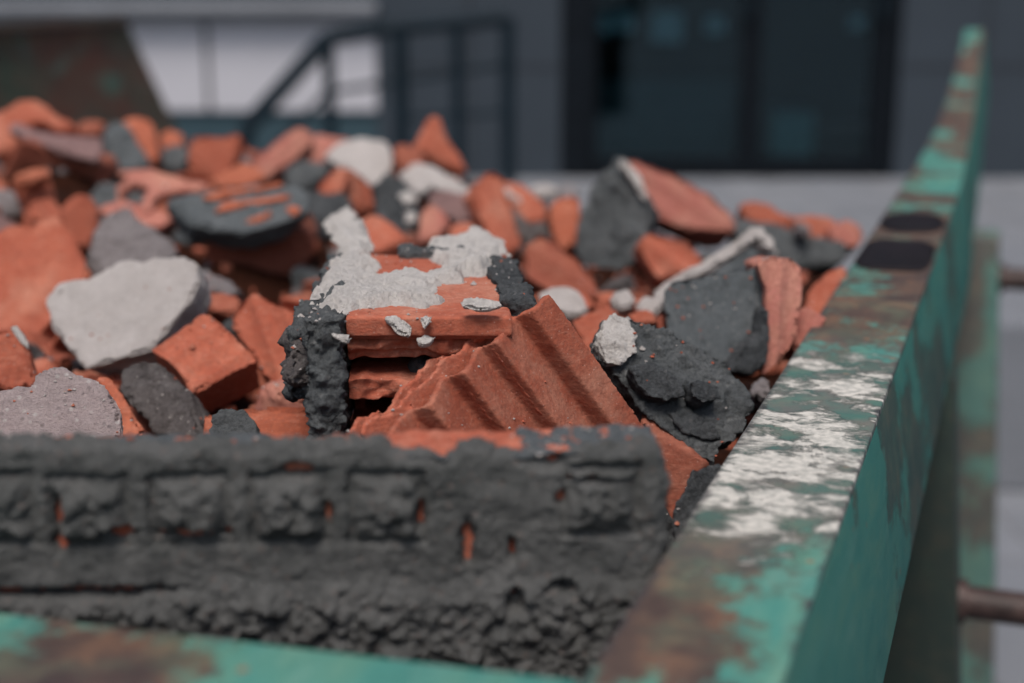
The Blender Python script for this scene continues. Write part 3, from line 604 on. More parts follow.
def flush(vox, seed, fnn=None):
    global bm
    me = remesh(bm_mesh(bm), vox); displace(me, 'hero', seed, .8, fnn); bm = bmesh.new(); return me
V, F = solid_sheet(lambda a, b: (jn(b, 3) * .55 + .003) * (1 - a) + a * lu * (1.02), lambda a, b: b * lv, lambda a, b: flute(b), .0055, 60, 160); addVF(V, F)
me = flush(.0014, 2); recenter(me, A); link('fluted_face', me, M['terra'], rr, A)
for s, dep in ((5, -.024), (8, -.038)):
    V, F = solid_sheet(lambda a, b: (.001 + jn(b, s) * 1.5 + .006 * abs(noise.noise(Vector((b * 46, s, 0)))) - .003) * (1 - a) + a * lu * .9, lambda a, b: .03 * lv + b * lv * .97, lambda a, b: dep + .0012 * math.sin(b * 20 + s), .0042, 30, 130); addVF(V, F)
for b0 in (.04, .085, .315, .525, .735, .93):          # webs joining the leaves
    for d0, d1 in ((-.0235, -.0045), (-.0375, -.0275)):
        bb = b0 + (.0 if d0 > -.02 else .03)
        frame_box(bm, A, u, v, nR, (.006, lu * .9), (bb * lv, bb * lv + .0045), (d0, d1))
me = flush(.0014, 7); recenter(me, A); link('inner_webs', me, M['terra'], rr, A)
# broken side down the right edge
V, F = solid_sheet(lambda a, b: .01 + a * lu, lambda a, b: -.002 + .008 * b + .004 * noise.noise(Vector((a * 20, b * 3, 1))), lambda a, b: -.003 - .0 * b, .05, 50, 6); addVF(V, F)
me = remesh(bm_mesh(bm), .002); bm = bmesh.new(); displace(me, 'conc', 4, .35); recenter(me, A); link('broken_side', me, M['brown'], rr, A)

# ------------------------------------------------------------------ near wall block (blurred, foreground)
n0 = Vector((.06, -1, .03)).normalized(); FO = P(-30, 660, .655)
FO = P(0, 640, .655); X1 = Vector((1, .06, 0)).normalized(); Z1 = Vector((.0, -.03, 1)).normalized(); Y1 = Z1.cross(X1).normalized()   # Y1 points away from the camera
fo2 = hit(0, 640, FO, Y1); 
def fl(px, py):
    q = hit(px, py, FO, Y1) - FO; return (q.dot(X1), q.dot(Z1))
xr, zt = fl(664, 446); xl = -.05; zb = -.03
fg = empty('mortared_wall_block', FO + X1 * .12); tag(fg, 'long wall block crusted in dark mortar with square plugs, blurred in the foreground', 'brick', GB)
NOUNS.append((FO + X1 * .15, 'the foreground wall block'))
bm = bmesh.new(); frame_box(bm, FO, X1, Y1, Z1, (xl, xr - .004), (.0012, .042), (zb, zt - .004)); me = remesh(bm_mesh(bm), .0022)
def fgj(p, nv):
    z = (p - FO).dot(Z1)
    return (0, 0, .003 * fr(Vector((p.x * 30, p.y * 30, 3)), .9, 2, 4)) if z > zt - .02 else (0, 0, 0)
displace(me, 'terra', 8, 1, fgj); recenter(me, fg.location); link('clay_body', me, M['terra'], fg, fg.location)
plugs = [fl(x, y) for x, y in ((-2, 505), (92, 508), (192, 506), (290, 504), (388, 503), (500, 505), (600, 495))]
sz = .0165
scrape = [(fl(468, 540), .0035, .010), (fl(330, 510), .002, .005), (fl(298, 466), .006, .003), (fl(512, 545), .0015, .005), (fl(560, 582), .006, .004), (fl(515, 596), .004, .006), (fl(60, 588), .045, .0022), (fl(125, 590), .006, .002), (fl(420, 512), .0022, .006), (fl(596, 475), .012, .0014), (fl(60, 510), .0018, .008), (fl(195, 530), .014, .002), (fl(120, 530), .007, .003), (fl(560, 495), .002, .003), (fl(62, 540), .002, .004)]
def hfg(x, z, d):
    h = .0055 + .0022 * fr(Vector((x * 50, z * 50, 1)), .9, 2.1, 5) + .0009 * fr(Vector((x * 240, z * 240, 5)), .8, 2, 3)
    for (px, pz) in plugs:
        if abs(px - plugs[5][0]) < 1e-6: continue
        m = max(abs(x - px), abs(z - pz)) + .0012 * noise.noise(Vector((x * 160, z * 160, 4)))
        if m < sz:
            bulge = 1 - (m / sz) ** 4
            h += -.0026 + bulge * (.0068 + .005 * fr(Vector((x * 110, z * 110, 8)), .8, 2.1, 4))
        elif m < sz + .0035: h -= .0030
    low = max(0, min(1, (fl(300, 575)[1] - z + .008 * noise.noise(Vector((x * 30, 0, 2)))) / .012))
    if low > 0: h += low * (.005 + .010 * abs(fr(Vector((x * 62, z * 62, 12)), .75, 2.1, 5)) - .001)
    for (sx_, sz_), rx, rz in scrape:
        e = ((x - sx_) / rx) ** 2 + ((z - sz_) / rz) ** 2
        e += .9 * noise.noise(Vector((x * 330, z * 330, 7))) + .6 * noise.noise(Vector((x * 120, z * 120, 2)))
        if e < 2.5: h -= .010 * max(0, 1 - e / 2.5)
    edge = d / .005 + .8 * fr(Vector((x * 60, z * 60, 3)), .9, 2, 4)
    if d < 0 and x > .02 and edge < 0: return -.004
    return h if edge > 1 else h * max(edge, -.3)
top = [(-30, 440), (60, 437), (140, 440), (250, 442), (330, 440), (352, 434), (372, 432), (394, 446), (420, 452), (444, 454), (462, 442), (490, 444), (520, 452), (560, 456), (588, 446), (610, 440), (640, 438), (660, 448), (668, 476), (664, 560), (650, 640), (640, 700), (-30, 700)]
heightfield([fl(*p) for p in top], FO, X1, Z1, -Y1, .0013, hfg, 'mortar_crust', M['crust'], fg, margin=.004)
# mortar on the upper face of that block
def hfg2(x, y, d): return .0012 + .003 * fr(Vector((x * 60, y * 60, 1)), .9, 2, 4) + (-.006 if .135 < x < .262 and y > .004 + .002 * noise.noise(Vector((x * 90, 0, 0))) else 0)
heightfield([(xl, -.004), (xr, -.004), (xr, .04), (xl, .04)], FO + Z1 * (zt - .003), X1, Y1, Z1, .0018, hfg2, 'mortar_bed', M['slate'], fg, margin=.0)

# ------------------------------------------------------------------ fill below the pieces
for q in ((225, 286, 1.48), (258, 292, 1.48), (290, 292, 1.48), (240, 285, 1.56), (280, 285, 1.56)):
    w_ = P(*q); HERO += [(w_.x, w_.y, w_.z - .03)] * 2
HZ = np.array(HERO)
def mound_h(x, y):
    d2 = (HZ[:, 0] - x) ** 2 + (HZ[:, 1] - y) ** 2 + .0012; w = 1 / d2 ** 1.6
    return float((HZ[:, 2] * w).sum() / w.sum())
def along_lat(x, y): p = Vector((x, y, 0)); return p.dot(D), p.dot(L)
def mz(x, y):
    a, l = along_lat(x, y); z = mound_h(x, y) - .002
    a2 = 2.25 - max(0, l + 1.1) * .55
    if a > a2: z -= (a - a2) * .5
    if a < .72: z = min(z, ZC - .40 + (a - .5) * .3)
    if l > -.30: z = min(z, ZC - .36 - (l + .30) * .15)
    return max(z, ZC - 1.0)
V = []; F = []; a_ = np.arange(.515, 3.72, .025); l_ = np.arange(-2.36, -.175, .025)
for a in a_:
    for l in l_:
        p = SK(a, l, 0); z = mz(p.x, p.y) + .014 * fr(Vector((p.x * 14, p.y * 14, 0)), .8, 2.2, 5); V.append(Vector((p.x, p.y, z)))
nl = len(l_)
for i in range(len(a_) - 1):
    for j in range(nl - 1): q = i * nl + j; F.append((q, q + 1, q + nl + 1, q + nl))
me = mesh_from(V, F); smooth(me); fill = link('rubble_fill', me, M['mound']); fill['kind'] = 'stuff'; fill['label'] = 'brick dust and crushed rubble filling the gaps of the heap'; fill['category'] = 'rubble'
# loose crumbs
rng = random.Random(3)
def crumbs(name, mat, n, label, s0, s1):
    V = []; F = []
    for _ in range(n):
        Yc = rng.uniform(.72, 2.3) if rng.random() < .6 else rng.uniform(.72, 1.4); x = rng.uniform(-.42, .36) * Yc; a, l = along_lat(x, Yc)
        if a < .55 or l > -.18: continue
        s = rng.uniform(s0, s1); c = Vector((x, Yc, mz(x, Yc) + s * .3)); b = len(V); k = rng.choice((5, 6, 7))
        for lv_ in (-.5, .5):
            for i in range(k):
                an = i / k * 6.283 + rng.uniform(-.3, .3); r = s * rng.uniform(.55, 1.1); V.append(c + Vector((math.cos(an) * r, math.sin(an) * r, lv_ * s * rng.uniform(.6, 1.3))))
        F.append(tuple(range(b + k, b + 2 * k))); 
        for i in range(k): F.append((b + i, b + (i + 1) % k, b + k + (i + 1) % k, b + k + i))
    o = link(name, mesh_from(V, F), M[mat]); o['kind'] = 'stuff'; o['label'] = label; o['category'] = 'crumbs'
crumbs('brick_crumbs', 'terra', 900, 'tiny orange brick crumbs scattered in the gaps', .003, .011)
crumbs('mortar_crumbs', 'grey', 450, 'tiny grey mortar crumbs scattered in the gaps', .003, .010)

# ------------------------------------------------------------------ smaller fragments between the named ones
def proto_mesh(kind, seed):
    rg = random.Random(seed); k = rg.randint(5, 7)
    if kind == 'fin':
        bm = bmesh.new(); w = rg.uniform(.036, .05); box_bm(bm, (-w, w), (-.030, .030), (-.012, -.005))
        for yy_ in (-.030, -.004, .023): box_bm(bm, (-w + rg.uniform(0, .012), w - rg.uniform(0, .02)), (yy_, yy_ + .0065), (-.011, rg.uniform(.006, .016)))
        me = remesh(bm_mesh(bm), .0018); me = crisp(me, .0024, seed, chops=2); displace(me, 'terra', seed, .7); me.set_sharp_from_angle(angle=rad(30)); return me
    if kind == 'slab': pts = [Vector((math.cos(i / k * 6.283) * rg.uniform(.7, 1.1), math.sin(i / k * 6.283) * rg.uniform(.5, .8), 0)) * .045 for i in range(k)]; ext = Vector((rg.uniform(-.01, .01), 0, -.018))
    elif kind == 'bar': pts = [Vector(q) * .04 for q in ((-1.3, -.4, 0), (-.2, -.5, 0), (1.2, -.42, 0), (1.35, .3, 0), (.3, .5, 0), (-1.1, .42, 0))]; ext = Vector((.004, .0, -.03))
    else: pts = [Vector((math.cos(i / k * 6.283) * rg.uniform(.7, 1.05), math.sin(i / k * 6.283) * rg.uniform(.7, 1.05), 0)) * .032 for i in range(k)]; ext = Vector((rg.uniform(-.01, .01), rg.uniform(-.01, .01), -.04))
    me = crisp(prism(pts, ext, .8), .0028, seed, chops=4); recenter(me, ext * .5)
    st = 'terra' if kind != 'lump' else 'conc'
    fn = None
    if kind == 'slab' and seed % 2: fn = lambda p, nv: (0, 0, -.004 * (1 - abs(2 * ((p.y / .018) % 1) - 1)) ** .6) if nv.z > .6 and p.z > 0 else (0, 0, 0)
    displace(me, st, seed, .8, fn); me.set_sharp_from_angle(angle=rad(30)); return me
protos = [(k, proto_mesh(k, s)) for s, k in enumerate(('slab', 'slab', 'fin', 'bar', 'bar', 'fin', 'lump', 'lump', 'fin', 'lump'))]
COLN = {'terra': 'orange', 'pinkbrick': 'dusty pink', 'brown': 'brown', 'orange': 'light orange', 'dark': 'dark grey', 'grey': 'pale grey', 'warmdark': 'warm grey', 'pale': 'whitish'}
KN = {'slab': ('flat', 'brick_chip'), 'bar': ('bar-shaped', 'brick_chip'), 'fin': ('ribbed', 'brick_chip'), 'lump': ('chunky', 'mortar_chip')}
fills = []; g = 0; ms = {}
y = .80
while y < 2.45:
    x = -.46 * y - (.25 if y < 1.9 else .1)
    while x < .42 * y:
        xx, yy = x + rng.uniform(-.03, .03), y + rng.uniform(-.03, .03); a, l = along_lat(xx, yy)
        kind, base = rng.choice(protos); x += .068
        if a < .66 or l > -.215 or (yy > 1.78 and xx > .12): continue
        mt = rng.choice(('terra', 'terra', 'pinkbrick', 'brown', 'orange') + (('dark',) if kind != 'fin' else ())) if kind != 'lump' else rng.choice(('dark', 'grey', 'warmdark', 'terra', 'pinkbrick'))
        sc = rng.uniform(.5, .95)
        if (id(base), mt) not in ms: mm = base.copy(); mm.materials.clear(); mm.materials.append(M[mt]); ms[(id(base), mt)] = mm
        o = bpy.data.objects.new(KN[kind][1], ms[(id(base), mt)]); COL.objects.link(o)
        o.location = (xx, yy, mz(xx, yy) + .010 * sc - (.006 if yy > 1.5 else 0)); o.rotation_euler = (rng.uniform(-.6, .6), rng.uniform(-.6, .6), rng.uniform(0, 6.28)); o.scale = (sc,) * 3
        fills.append((o, kind, mt))
    y += .068
# keep what the photograph's viewpoint can see plus those beyond the left frame edge; drop the buried ones
dg = bpy.context.evaluated_depsgraph_get(); dg.update()
used = {}
for o, kind, mt in fills:
    c = o.location; rel = c - CAM; px = 512 + FPX * rel.x / rel.dot(Fv); vis = 0
    py = 341.5 - FPX * rel.dot(Uv) / rel.dot(Fv)
    if px > 1000 or px < -260 or (195 < px < 320 and 205 < py < 300): bpy.data.objects.remove(o); continue
    if px > -30:
        mw = Matrix.LocRotScale(o.location, o.rotation_euler, o.scale); vs = o.data.vertices
        for i in range(0, len(vs), max(1, len(vs) // 60)):
            t = mw @ vs[i].co; d = (t - CAM).normalized(); h, pos, no, idx, ob, _ = S.ray_cast(dg, CAM, d)
            if h and ob.name == o.name: vis += 1
            if vis > 3: break
        if vis < 2: bpy.data.objects.remove(o); continue
    near = sorted(NOUNS, key=lambda q: (q[0].xy - c.xy).length)[:2]
    col_ = COLN[mt]; noun = 'brick chip' if 'brick' in KN[kind][1] or mt in ('terra', 'pinkbrick') else 'mortar chip'
    lab = 'small %s %s %s beside %s' % (KN[kind][0], col_, noun, near[0][1].replace('the ', 'the ', 1))
    if len((lab + ' near ' + near[1][1]).split()) <= 16: lab += ' near ' + near[1][1]
    if px <= -30: lab = 'small %s %s %s past the left end of the heap view' % (KN[kind][0], col_, noun)
    if noun == 'brick chip': o.name = 'brick_chip'
    used.setdefault(lab, []).append(o); o['label'] = lab; o['category'] = noun; o['group'] = 'small chips between the larger rubble pieces'
for lab, os_ in used.items():
    if len(os_) < 2 or 'past the left' in lab: continue
    os_.sort(key=lambda q: q.location.y)
    for i, o in enumerate(os_): o['label'] = lab.replace('small ', ('nearest ', 'farther ', 'farthest ', 'hindmost ')[min(i, 3)], 1)

# grit and dust lying on top of the nearer pieces
dg = bpy.context.evaluated_depsgraph_get(); dg.update()
def grit(name, mat, n, label, s0, s1, seed):
    rg = random.Random(seed); V = []; F = []
    for _ in range(n):
        Yc = rg.uniform(.66, 1.15) if rg.random() < .65 else rg.uniform(1.1, 2.0); x = rg.uniform(-.40, .30) * Yc
        if along_lat(x, Yc)[1] > -.17: continue
        h, pos, no, idx, ob, _m = S.ray_cast(dg, Vector((x, Yc, ZC + .2)), Vector((0, 0, -1)))
        if not h or no.z < .35 or noise.noise(Vector((x * 14, Yc * 14, seed))) < -.12: continue
        s_ = rg.uniform(s0, s1) * (1 if rg.random() < .93 else 2.2); c = pos + Vector((0, 0, s_ * .25)); b = len(V)
        pts = [Vector((rg.uniform(-.2, .2), rg.uniform(-.2, .2), rg.uniform(.6, 1)))] + [Vector((math.cos(t) * rg.uniform(.7, 1.3), math.sin(t) * rg.uniform(.7, 1.3), rg.uniform(-.2, .3))) for t in (0, 1.4, 2.7, 4.0, 5.2)] + [Vector((0, 0, -.8))]
        V += [c + p * s_ for p in pts]
        for i in range(5): F.append((b, b + 1 + i, b + 1 + (i + 1) % 5)); F.append((b + 6, b + 1 + (i + 1) % 5, b + 1 + i))
    o = link(name, mesh_from(V, F), M[mat]); o['kind'] = 'stuff'; o['label'] = label; o['category'] = 'grit'
grit('clay_grit', 'terra', 2600, 'fine orange grit lying on top of the rubble pieces', .0006, .0017, 4)
grit('mortar_grit', 'pale', 2600, 'fine pale mortar grit lying on top of the rubble pieces', .0005, .0015, 9)

# ================================================================== THE STEEL SKIP
skip = empty('rubble_skip', SK(.5, -.15, -1.6)); tag(skip, 'chipped green steel skip with rusty rail, holding the rubble heap', 'skip')
def skmesh(name, verts, faces, mat, parent=skip, bev=.003, org=None):
    """verts in skip coordinates (along, lateral, height)"""
    bm = bmesh.new(); vs = [bm.verts.new(Vector(v)) for v in verts]
    for f in faces: bm.faces.new([vs[i] for i in f])
    me = bm_mesh(bm, bev) if bev else bm_mesh(bm)
    smooth(me, 35)
    o = bpy.data.objects.new(name, me); COL.objects.link(o); me.materials.append(M[mat]); o.parent = parent
    m = Matrix((( D.x, L.x, 0), (D.y, L.y, 0), (0, 0, 1))).to_4x4()      # columns D, L, Z
    # object axes follow the rail, so that the paint runs along it
    pm = Matrix.Translation(parent.location) if parent is skip else parent.matrix_basis
    o.matrix_basis = Matrix.Translation(Vector((0, 0, ZC)) - parent.location) @ m if parent is skip else Matrix.Identity(4)
    return o
path = [(.30, -.28), (.6, -.28), (1.0, -.28), (1.4, -.28), (1.8, -.28), (2.2, -.28), (2.5, -.279), (2.8, -.266), (3.1, -.243), (3.35, -.21), (3.55, -.168), (3.74, -.118)]
def sweep(path, prof, name, mat, **kw):
    V = []; F = []; n = len(prof)
    for a, z in path:
        for l, dz in prof: V.append((a, l - (max(0, a - 2.1) * .021 if -.12 < l < 0 else 0), z + dz))
    for i in range(len(path) - 1):
        for j in range(n): F.append((i * n + j, i * n + (j + 1) % n, (i + 1) * n + (j + 1) % n, (i + 1) * n + j))
    F.append(tuple(range(n))[::-1]); F.append(tuple((len(path) - 1) * n + j for j in range(n)))
    return skmesh(name, V, F, mat, **kw)
LI, LO = -.152, -.074
def dent(path, k=.0012):
    out = []
    for i in range(len(path) - 1):
        (a0, z0), (a1, z1) = path[i], path[i + 1]; m = max(1, int((a1 - a0) / .05))
        for j in range(m): t = j / m; a = a0 + (a1 - a0) * t; out.append((a, z0 + (z1 - z0) * t + k * noise.noise(Vector((a * 9, 0, 0)))))
    return out + [path[-1]]
dp = dent(path)
sweep(dp, [(LI, 0), (LO, 0), (LO, -.006), (LI, -.006)], 'rail_top', 'railtop', bev=.0015)
sweep(dp, [(LO + .0004, -.0045), (LO + .022, -.14), (LO + .014, -.142), (LO - .008, -.0075)], 'rail_side', 'railside', bev=.0015)
sweep(dp, [(LI - .0004, -.0045), (LI + .006, -.0075), (LI + .006, -.09), (LI - .0004, -.09)], 'rail_inner_lip', 'inside', bev=.001)
# side walls, near rim and end walls, floor
skmesh('side_wall', [(.3, LI + .008, -.08 - .28), (3.55, LI + .008, -.27), (3.55, LI + .02, -.40), (3.2, LI + .03, -1.2), (.3, LI + .03, -1.2), (.3, LI + .014, -.36), (3.55, LI + .014, -.27), (3.55, LI + .026, -.40), (3.2, LI + .036, -1.2), (.3, LI + .036, -1.2)],
       [(0, 1, 2, 3, 4), (9, 8, 7, 6, 5), (0, 5, 6, 1), (1, 6, 7, 2), (2, 7, 8, 3), (3, 8, 9, 4), (4, 9, 5, 0)], 'inside', bev=0)
def bx(a, l, z): return [(x, y, w) for w in z for y in l for x in a]
BF = [(0, 2, 3, 1), (4, 5, 7, 6), (0, 1, 5, 4), (2, 6, 7, 3), (0, 4, 6, 2), (1, 3, 7, 5)]
skmesh('near_rim', [(x if x < .45 else .529 + .10 * y, y, w) for w in (-.287, -.2805) for y in (-2.44, LI - .001) for x in (.2 if y < -1 else .425, .5)], BF, 'rim', bev=.002)
skmesh('near_wall', bx((.445, .452), (-2.44, LI + .006), (-1.2, -.288)), BF, 'inside', bev=0)
skmesh('skip_floor', bx((.445, 3.5), (-2.44, LI + .02), (-1.21, -1.203)), BF, 'inside', bev=0)
skmesh('far_wall', bx((3.5, 3.508), (-2.44, LI + .006), (-1.2, -.72)), BF, 'inside', bev=0)
def LW(px, py):
    n = L; p0 = SK(0, -2.45, 0); q = hit(px, py, p0, n); return (q.dot(D), q.z - ZC)
B, c, rm = paint_mat('rusty_far_plate', .30) if False else paint_mat('rusty_far_plate', .40)
c = B.mix(.55, c, B.ramp(B.noise(4, 7, .65), [(.35, (.24, .085, .06)), (.5, (.17, .12, .09)), (.62, (.08, .14, .10)), (.72, (.22, .21, .17))]))
M['farplate'] = B.out(c, .8, .2)
e1 = LW(124, 17); e0 = LW(-40, 24); e2 = LW(182, 140)
pl = [(.44, -.28), (e0[0] - .7, -.28), (e0[0] - .25, e0[1] - .04), e0, e1, e2, (3.5, -1.2), (.44, -1.2)]
n = len(pl); V = [(a, -2.45, z) for a, z in pl] + [(a, -2.458, z) for a, z in pl]
skmesh('far_side_wall', V, [tuple(range(n)), tuple(range(2 * n - 1, n - 1, -1))] + [(i, i + n, (i + 1) % n + n, (i + 1) % n) for i in range(n)], 'farplate', bev=0)
sweep([(a, z - .02) for a, z in (e0, e1)], [(-2.447, -.008), (-2.43, -.008), (-2.43, .008), (-2.447, .008)], 'wall_lip', 'rust', bev=.002)
# two raised black patches with a lip on the rail top
def darkpatch(a0, a1, seed, sharp):
    cx = (a0 + a1) / 2; bm = bmesh.new(); pts = []
    for i in range(28):
        t = i / 28 * 6.283; c_, s_ = math.cos(t), math.sin(t); p_ = 2.2 if not sharp else 5
        r = (abs(c_) ** p_ + abs(s_) ** p_) ** (-1 / p_) * (1 + .03 * noise.noise(Vector((t * 2, seed, 0))))
        pts.append((cx + c_ * r * (a1 - a0) / 2, (LI + LO) / 2 + s_ * r * .0375))
    z = -.28; V = [(a, l, z - .001) for a, l in pts] + [(a, l, z + .0016) for a, l in pts] + [(cx + (a - cx) * .93, -.113 + (l + .113) * .93, z + .004) for a, l in pts] + [(cx + (a - cx) * .84, -.113 + (l + .113) * .86, z + .0012) for a, l in pts]
    k = 28; F = [tuple(range(3 * k, 4 * k))] + [(j * k + i, j * k + (i + 1) % k, (j + 1) * k + (i + 1) % k, (j + 1) * k + i) for j in (0, 1, 2) for i in range(k)]
    return skmesh('tar_patch', V, F, 'tar', bev=0)
darkpatch(1.43, 1.60, 1, True); darkpatch(1.66, 1.80, 2, False)
# outer posts with lifting pins
def post(a0, a1, zt_, lt, zb_, lb, mat, pz, pr):
    V = []
    for z, l in ((zt_, lt), (pz, lt + (lb - lt) * (zt_ - pz) / (zt_ - zb_)), (zb_, lb)):
        V += [(a0, -.12, z), (a1, -.12, z), (a1, l, z), (a0, l, z)]
    F = [(3, 2, 1, 0), (8, 9, 10, 11)] + [(j * 4 + i, j * 4 + (i + 1) % 4, j * 4 + 4 + (i + 1) % 4, j * 4 + 4 + i) for j in (0, 1) for i in range(4)]
    o = skmesh('post', V, F, mat, bev=.004)
    V = []; F = []; k = 24; l0 = lt + (lb - lt) * (zt_ - pz) / (zt_ - zb_) - .004; ac = (a0 + a1) / 2
    rings = [(l0, pr * 1.35), (l0 + .012, pr * 1.35), (l0 + .013, pr), (l0 + .15, pr), (l0 + .151, pr * 1.3), (l0 + .163, pr * 1.3)]
    for l, r in rings:
        for i in range(k): t = i / k * 6.283; V.append((ac + math.cos(t) * r, l, pz + math.sin(t) * r))
    for j in range(len(rings) - 1):
        for i in range(k): F.append((j * k + i, j * k + (i + 1) % k, (j + 1) * k + (i + 1) % k, (j + 1) * k + i))
    F.append(tuple(range(k))); F.append(tuple(range((len(rings) - 1) * k, len(rings) * k)))
    p_ = skmesh('lifting_pin', V, F, 'rust', parent=o, bev=0)
post(1.54, 1.62, -.415, -.046, -1.6, .055, 'postdark', -.685, .019)
post(2.36, 2.46, -.40, -.02, -1.6, .062, 'post', -.472, .018)

# ================================================================== SETTING
def plain(name, verts, faces, mat, kind=None):
    me = mesh_from(verts, faces); o = link(name, me, M[mat]); 
    if kind: o['kind'] = kind
    return o
plain('ground', [(-300, -300, 0), (300, -300, 0), (300, 300, 0), (-300, 300, 0)], [(0, 1, 2, 3)], 'paving', 'structure')
ZP = .59; YB = 8.2
bm = bmesh.new(); box_bm(bm, (-1.05, 9), (4.6, YB), (0.004, ZP)); o = link('terrace', bm_mesh(bm, .01), M['paving']); struct(o)
bm = bmesh.new()
for i in range(3): box_bm(bm, (-1.05 - .3 * (i + 1), -1.053 - .3 * i), (5.6, YB - .02), (.004, ZP - .1475 * (i + 1)))
o = link('steps', bm_mesh(bm), M['paving']); struct(o)
# building
bd = empty('building', (0, YB, 0)); tag(bd, 'dark clad building with white panel and glazed double doors behind the heap', 'building')
def bpart(name, ax, ay, az, mat, parent=bd, bev=.004):
    bm = bmesh.new(); box_bm(bm, ax, ay, az, -Vector(parent.location) if parent is bd else Vector()); 
    me = bm_mesh(bm, bev); o = bpy.data.objects.new(name, me); COL.objects.link(o); me.materials.append(M[mat]); o.parent = parent
    if parent is not bd: me.transform(Matrix.Translation(-(bd.location + parent.location)))
    return o
def bpx(x, y, Y=YB): q = P(x, y, Y); return q.x, q.z
xl_, _ = bpx(560, 178); xr_, _ = bpx(893, 178); DH = 2.75
xw, _ = bpx(376, 60); xp, _ = bpx(60, 60)
bpart('wall', (xw + .003, xl_), (YB, YB + .3), (0, 4.6), 'wall'); bpart('wall', (xr_, 9.5), (YB, YB + .3), (0, 4.6), 'wall')
bpart('wall', (xl_ + .001, xr_ - .001), (YB, YB + .3), (DH + .2, 4.6), 'wall')
_, zl0 = bpx(250, 111); _, zl1 = bpx(250, 23); _, zl2 = bpx(250, 2)
bpart('white_panel', (-6, xw), (YB + .004, YB + .3), (zl0, zl1), 'whitepanel')
bpart('plinth', (-6, xw), (YB + .03, YB + .3), (0, zl0 - .002), 'wallteal')
bpart('upper_wall', (-6, xw), (YB + .01, YB + .3), (zl2 + .002, 4.6), 'wall')
bpart('ledge', (-6, xw + .02), (YB - .12, YB + .28), (zl1 + .05, zl2), 'ledge', bev=.02); bpart('ledge', (-6, xw - .01), (YB - .05, YB + .27), (zl1 + .002, zl1 + .048), 'ledge', bev=.01)
for px in (207, 60): a, _ = bpx(px, 60); bpart('panel_joint', (a - .012, a + .012), (YB - .003, YB + .02), (zl0 + .003, zl1 - .003), 'seam', bev=0)
for zz in (ZP + .62, ZP + 1.62):
    bpart('panel_joint', (xr_ + .01, 9.4), (YB - .003, YB + .02), (zz, zz + .014), 'seam', bev=0); bpart('panel_joint', (xw + .05, xl_ - .01), (YB - .003, YB + .02), (zz, zz + .014), 'seam', bev=0)
for px in (470, 985): a, _ = bpx(px, 60); bpart('panel_joint', (a - .006, a + .006), (YB - .004, YB + .02), (ZP, 4.5), 'seam', bev=0)
# doors
dr = bpart('door_frame', (xl_ + .002, xl_ + .16), (YB + .03, YB + .13), (ZP, DH + .2), 'frame')
bpart('door_frame', (xr_ - .07, xr_ - .002), (YB + .03, YB + .13), (ZP, DH + .2), 'frame'); bpart('door_frame', (xl_ + .163, xr_ - .073), (YB + .03, YB + .13), (DH + .05, DH + .2), 'frame')
m0, _ = bpx(740, 100); m1, _ = bpx(768, 100)
def leaf(x0, x1):
    d = bpart('door', (x0, x0 + .045), (YB + .05, YB + .11), (ZP + .01, DH + .04), 'frame')
    bpart('door_stile', (x1 - .075, x1), (YB + .05, YB + .11), (ZP + .01, DH + .04), 'frame', d)
    bpart('door_rail', (x0 + .047, x1 - .077), (YB + .05, YB + .11), (ZP + .01, ZP + .11), 'frame', d); bpart('door_rail', (x0 + .047, x1 - .077), (YB + .05, YB + .11), (DH - .06, DH + .04), 'frame', d)
    bpart('glass_pane', (x0 + .047, x1 - .077), (YB + .076, YB + .084), (ZP + .112, DH - .062), 'glass', d, bev=0)
    bpart('handle', (x1 - .05, x1 - .02), (YB + .0, YB + .045), (ZP + .9, ZP + 1.3), 'rail_dk', d)
leaf(xl_ + .165, (m0 + m1) / 2 - .003); leaf((m0 + m1) / 2 + .003, xr_ - .075)
bpart('interior', (xl_ - .8, xr_ + .8), (YB + 3.0, YB + 3.1), (ZP, 4.4), 'room'); bpart('interior_floor', (xl_ - .8, xr_ + .8), (YB + .31, YB + 2.99), (ZP - .1, ZP), 'room')
bpart('interior_side', (xl_ - .9, xl_ - .81), (YB + .31, YB + 3.0), (ZP, 4.4), 'room'); bpart('interior_side', (xr_ + .81, xr_ + .9), (YB + .31, YB + 3.0), (ZP, 4.4), 'room')
bpart('roof', (-6, 9.5), (YB + .002, YB + 3.2), (4.603, 4.8), 'wall')
def inside(name, x0, x1, y0, y1, Y, th, mat, label, cat):
    (a, z1), (b, z0) = bpx(x0, y0, Y), bpx(x1, y1, Y); bm = bmesh.new(); c = Vector(((a + b) / 2, Y, z0)); box_bm(bm, (a - c.x, b - c.x), (0, th), (0, z1 - z0)); o = link(name, bm_mesh(bm, .006), M[mat], None, c); tag(o, label, cat); return o
inside('cabinet', 773, 812, 113, 172, YB + .15, .35, 'cabinet', 'pale turquoise cabinet standing inside behind the right glass door', 'cabinet')  # plain cuboid added for the pale patch in the right pane
inside('partition', 600, 736, 80, 176, YB + .3, .06, 'partition', 'low blue-grey partition inside behind the left glass door', 'partition')
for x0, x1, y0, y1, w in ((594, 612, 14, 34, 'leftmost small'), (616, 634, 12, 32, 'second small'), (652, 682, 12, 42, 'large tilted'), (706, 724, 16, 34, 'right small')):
    inside('paper_notice', x0, x1, y0, y1, YB + .12, .004, 'paper', w + ' pale blue notice inside behind the left glass door', 'notice')['group'] = 'notices behind the door glass'  # cards added to imitate light-blue reflections in the pane
inside('paper_notice', 850, 864, 16, 29, YB + .12, .004, 'paper', 'single pale notice inside behind the right glass door', 'notice')  # added card imitating a small spot of light in the glass
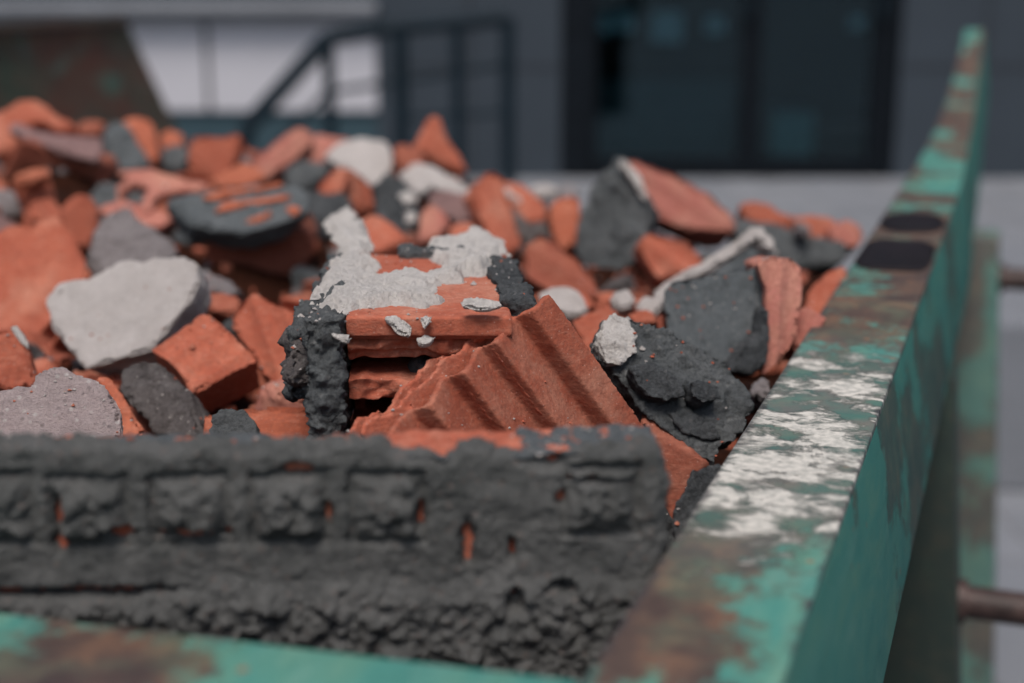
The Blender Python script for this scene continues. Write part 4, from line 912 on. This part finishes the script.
# stair railing
YR = 6.8; hr = empty('stair_railing', P(400, 170, YR)); tag(hr, 'dark blue steel railing with sloping end, standing before the building', 'railing')
def tube(name, a, b, r, mat, parent):
    bm = bmesh.new(); d = b - a; bmesh.ops.create_cone(bm, cap_ends=True, segments=14, radius1=r, radius2=r, depth=d.length)
    me = bpy.data.meshes.new('t'); bm.to_mesh(me); bm.free(); smooth(me, 40)
    me.transform(Matrix.Translation((a + b) / 2 - parent.location) @ d.to_track_quat('Z', 'Y').to_matrix().to_4x4()); return link(name, me, M[mat], parent, parent.location)
q0, q1, q2, q3 = P(246, 128, YR - .1), P(328, 38, YR), P(382, 29, YR), P(508, 18, YR)
tube('top_rail', q0, q1, .043, 'rail_dk', hr); tube('top_rail', q1, q2, .04, 'rail_dk', hr); tube('top_rail', q2, q3, .036, 'rail_dk', hr)
for t_, r in (((246, 128), .036), ((328, 38), .030), ((400, 28), .036), ((457, 23), .030), ((508, 18), .034)):
    q = P(*t_, YR - (.1 if t_[0] < 300 else 0)); zb_ = ZP if t_[0] > 260 else 0.15; tube('post', Vector((q.x, q.y, zb_)), q, r, 'rail_dk', hr)
tube('mid_rail', P(330, 92, YR), P(508, 64, YR), .014, 'rail_dk', hr); tube('mid_rail', P(400, 118, YR), P(508, 112, YR), .014, 'rail_dk', hr); tube('mid_rail', P(250, 175, YR - .1), P(328, 92, YR), .014, 'rail_dk', hr)

# ================================================================== CAMERA, LIGHT
cd = bpy.data.cameras.new('camera'); cam = bpy.data.objects.new('camera', cd); COL.objects.link(cam); S.camera = cam
cam.location = CAM; cam.rotation_euler = (rad(90) - PITCH, 0, 0); cd.sensor_width = 36; cd.lens = 36 * FPX / 1024
cd.clip_start = .02; cd.clip_end = 1000; cd.dof.use_dof = True; cd.dof.focus_distance = .93; cd.dof.aperture_fstop = cd.lens / 1000 / .0165; cd.dof.aperture_blades = 9
SUN_AZ, SUN_EL = rad(188), rad(62)            # azimuth from +Y towards +X
w = bpy.data.worlds.new('World'); S.world = w; w.use_nodes = True; nt = w.node_tree; bg = nt.nodes['Background']
sk = nt.nodes.new('ShaderNodeTexSky'); sk.sky_type = 'NISHITA'; sk.sun_disc = False; sk.sun_elevation = SUN_EL; sk.sun_rotation = SUN_AZ; sk.air_density = 1.2; sk.dust_density = 3.5; sk.ozone_density = 1
nt.links.new(sk.outputs[0], bg.inputs[0]); bg.inputs[1].default_value = .085
ld = bpy.data.lights.new('sun', 'SUN'); ld.energy = 2.7; ld.angle = rad(24); ld.color = (1, .92, .86); sun = bpy.data.objects.new('sun', ld); COL.objects.link(sun)
dv = -Vector((math.sin(SUN_AZ) * math.cos(SUN_EL), math.cos(SUN_AZ) * math.cos(SUN_EL), math.sin(SUN_EL))); sun.rotation_euler = dv.to_track_quat('-Z', 'Y').to_euler(); sun.location = (0, 0, 6)
S.view_settings.view_transform = 'Standard'; S.view_settings.look = 'None'; S.view_settings.exposure = .14; S.view_settings.gamma = 1
S.cycles.use_denoising = True; S.cycles.max_bounces = 6
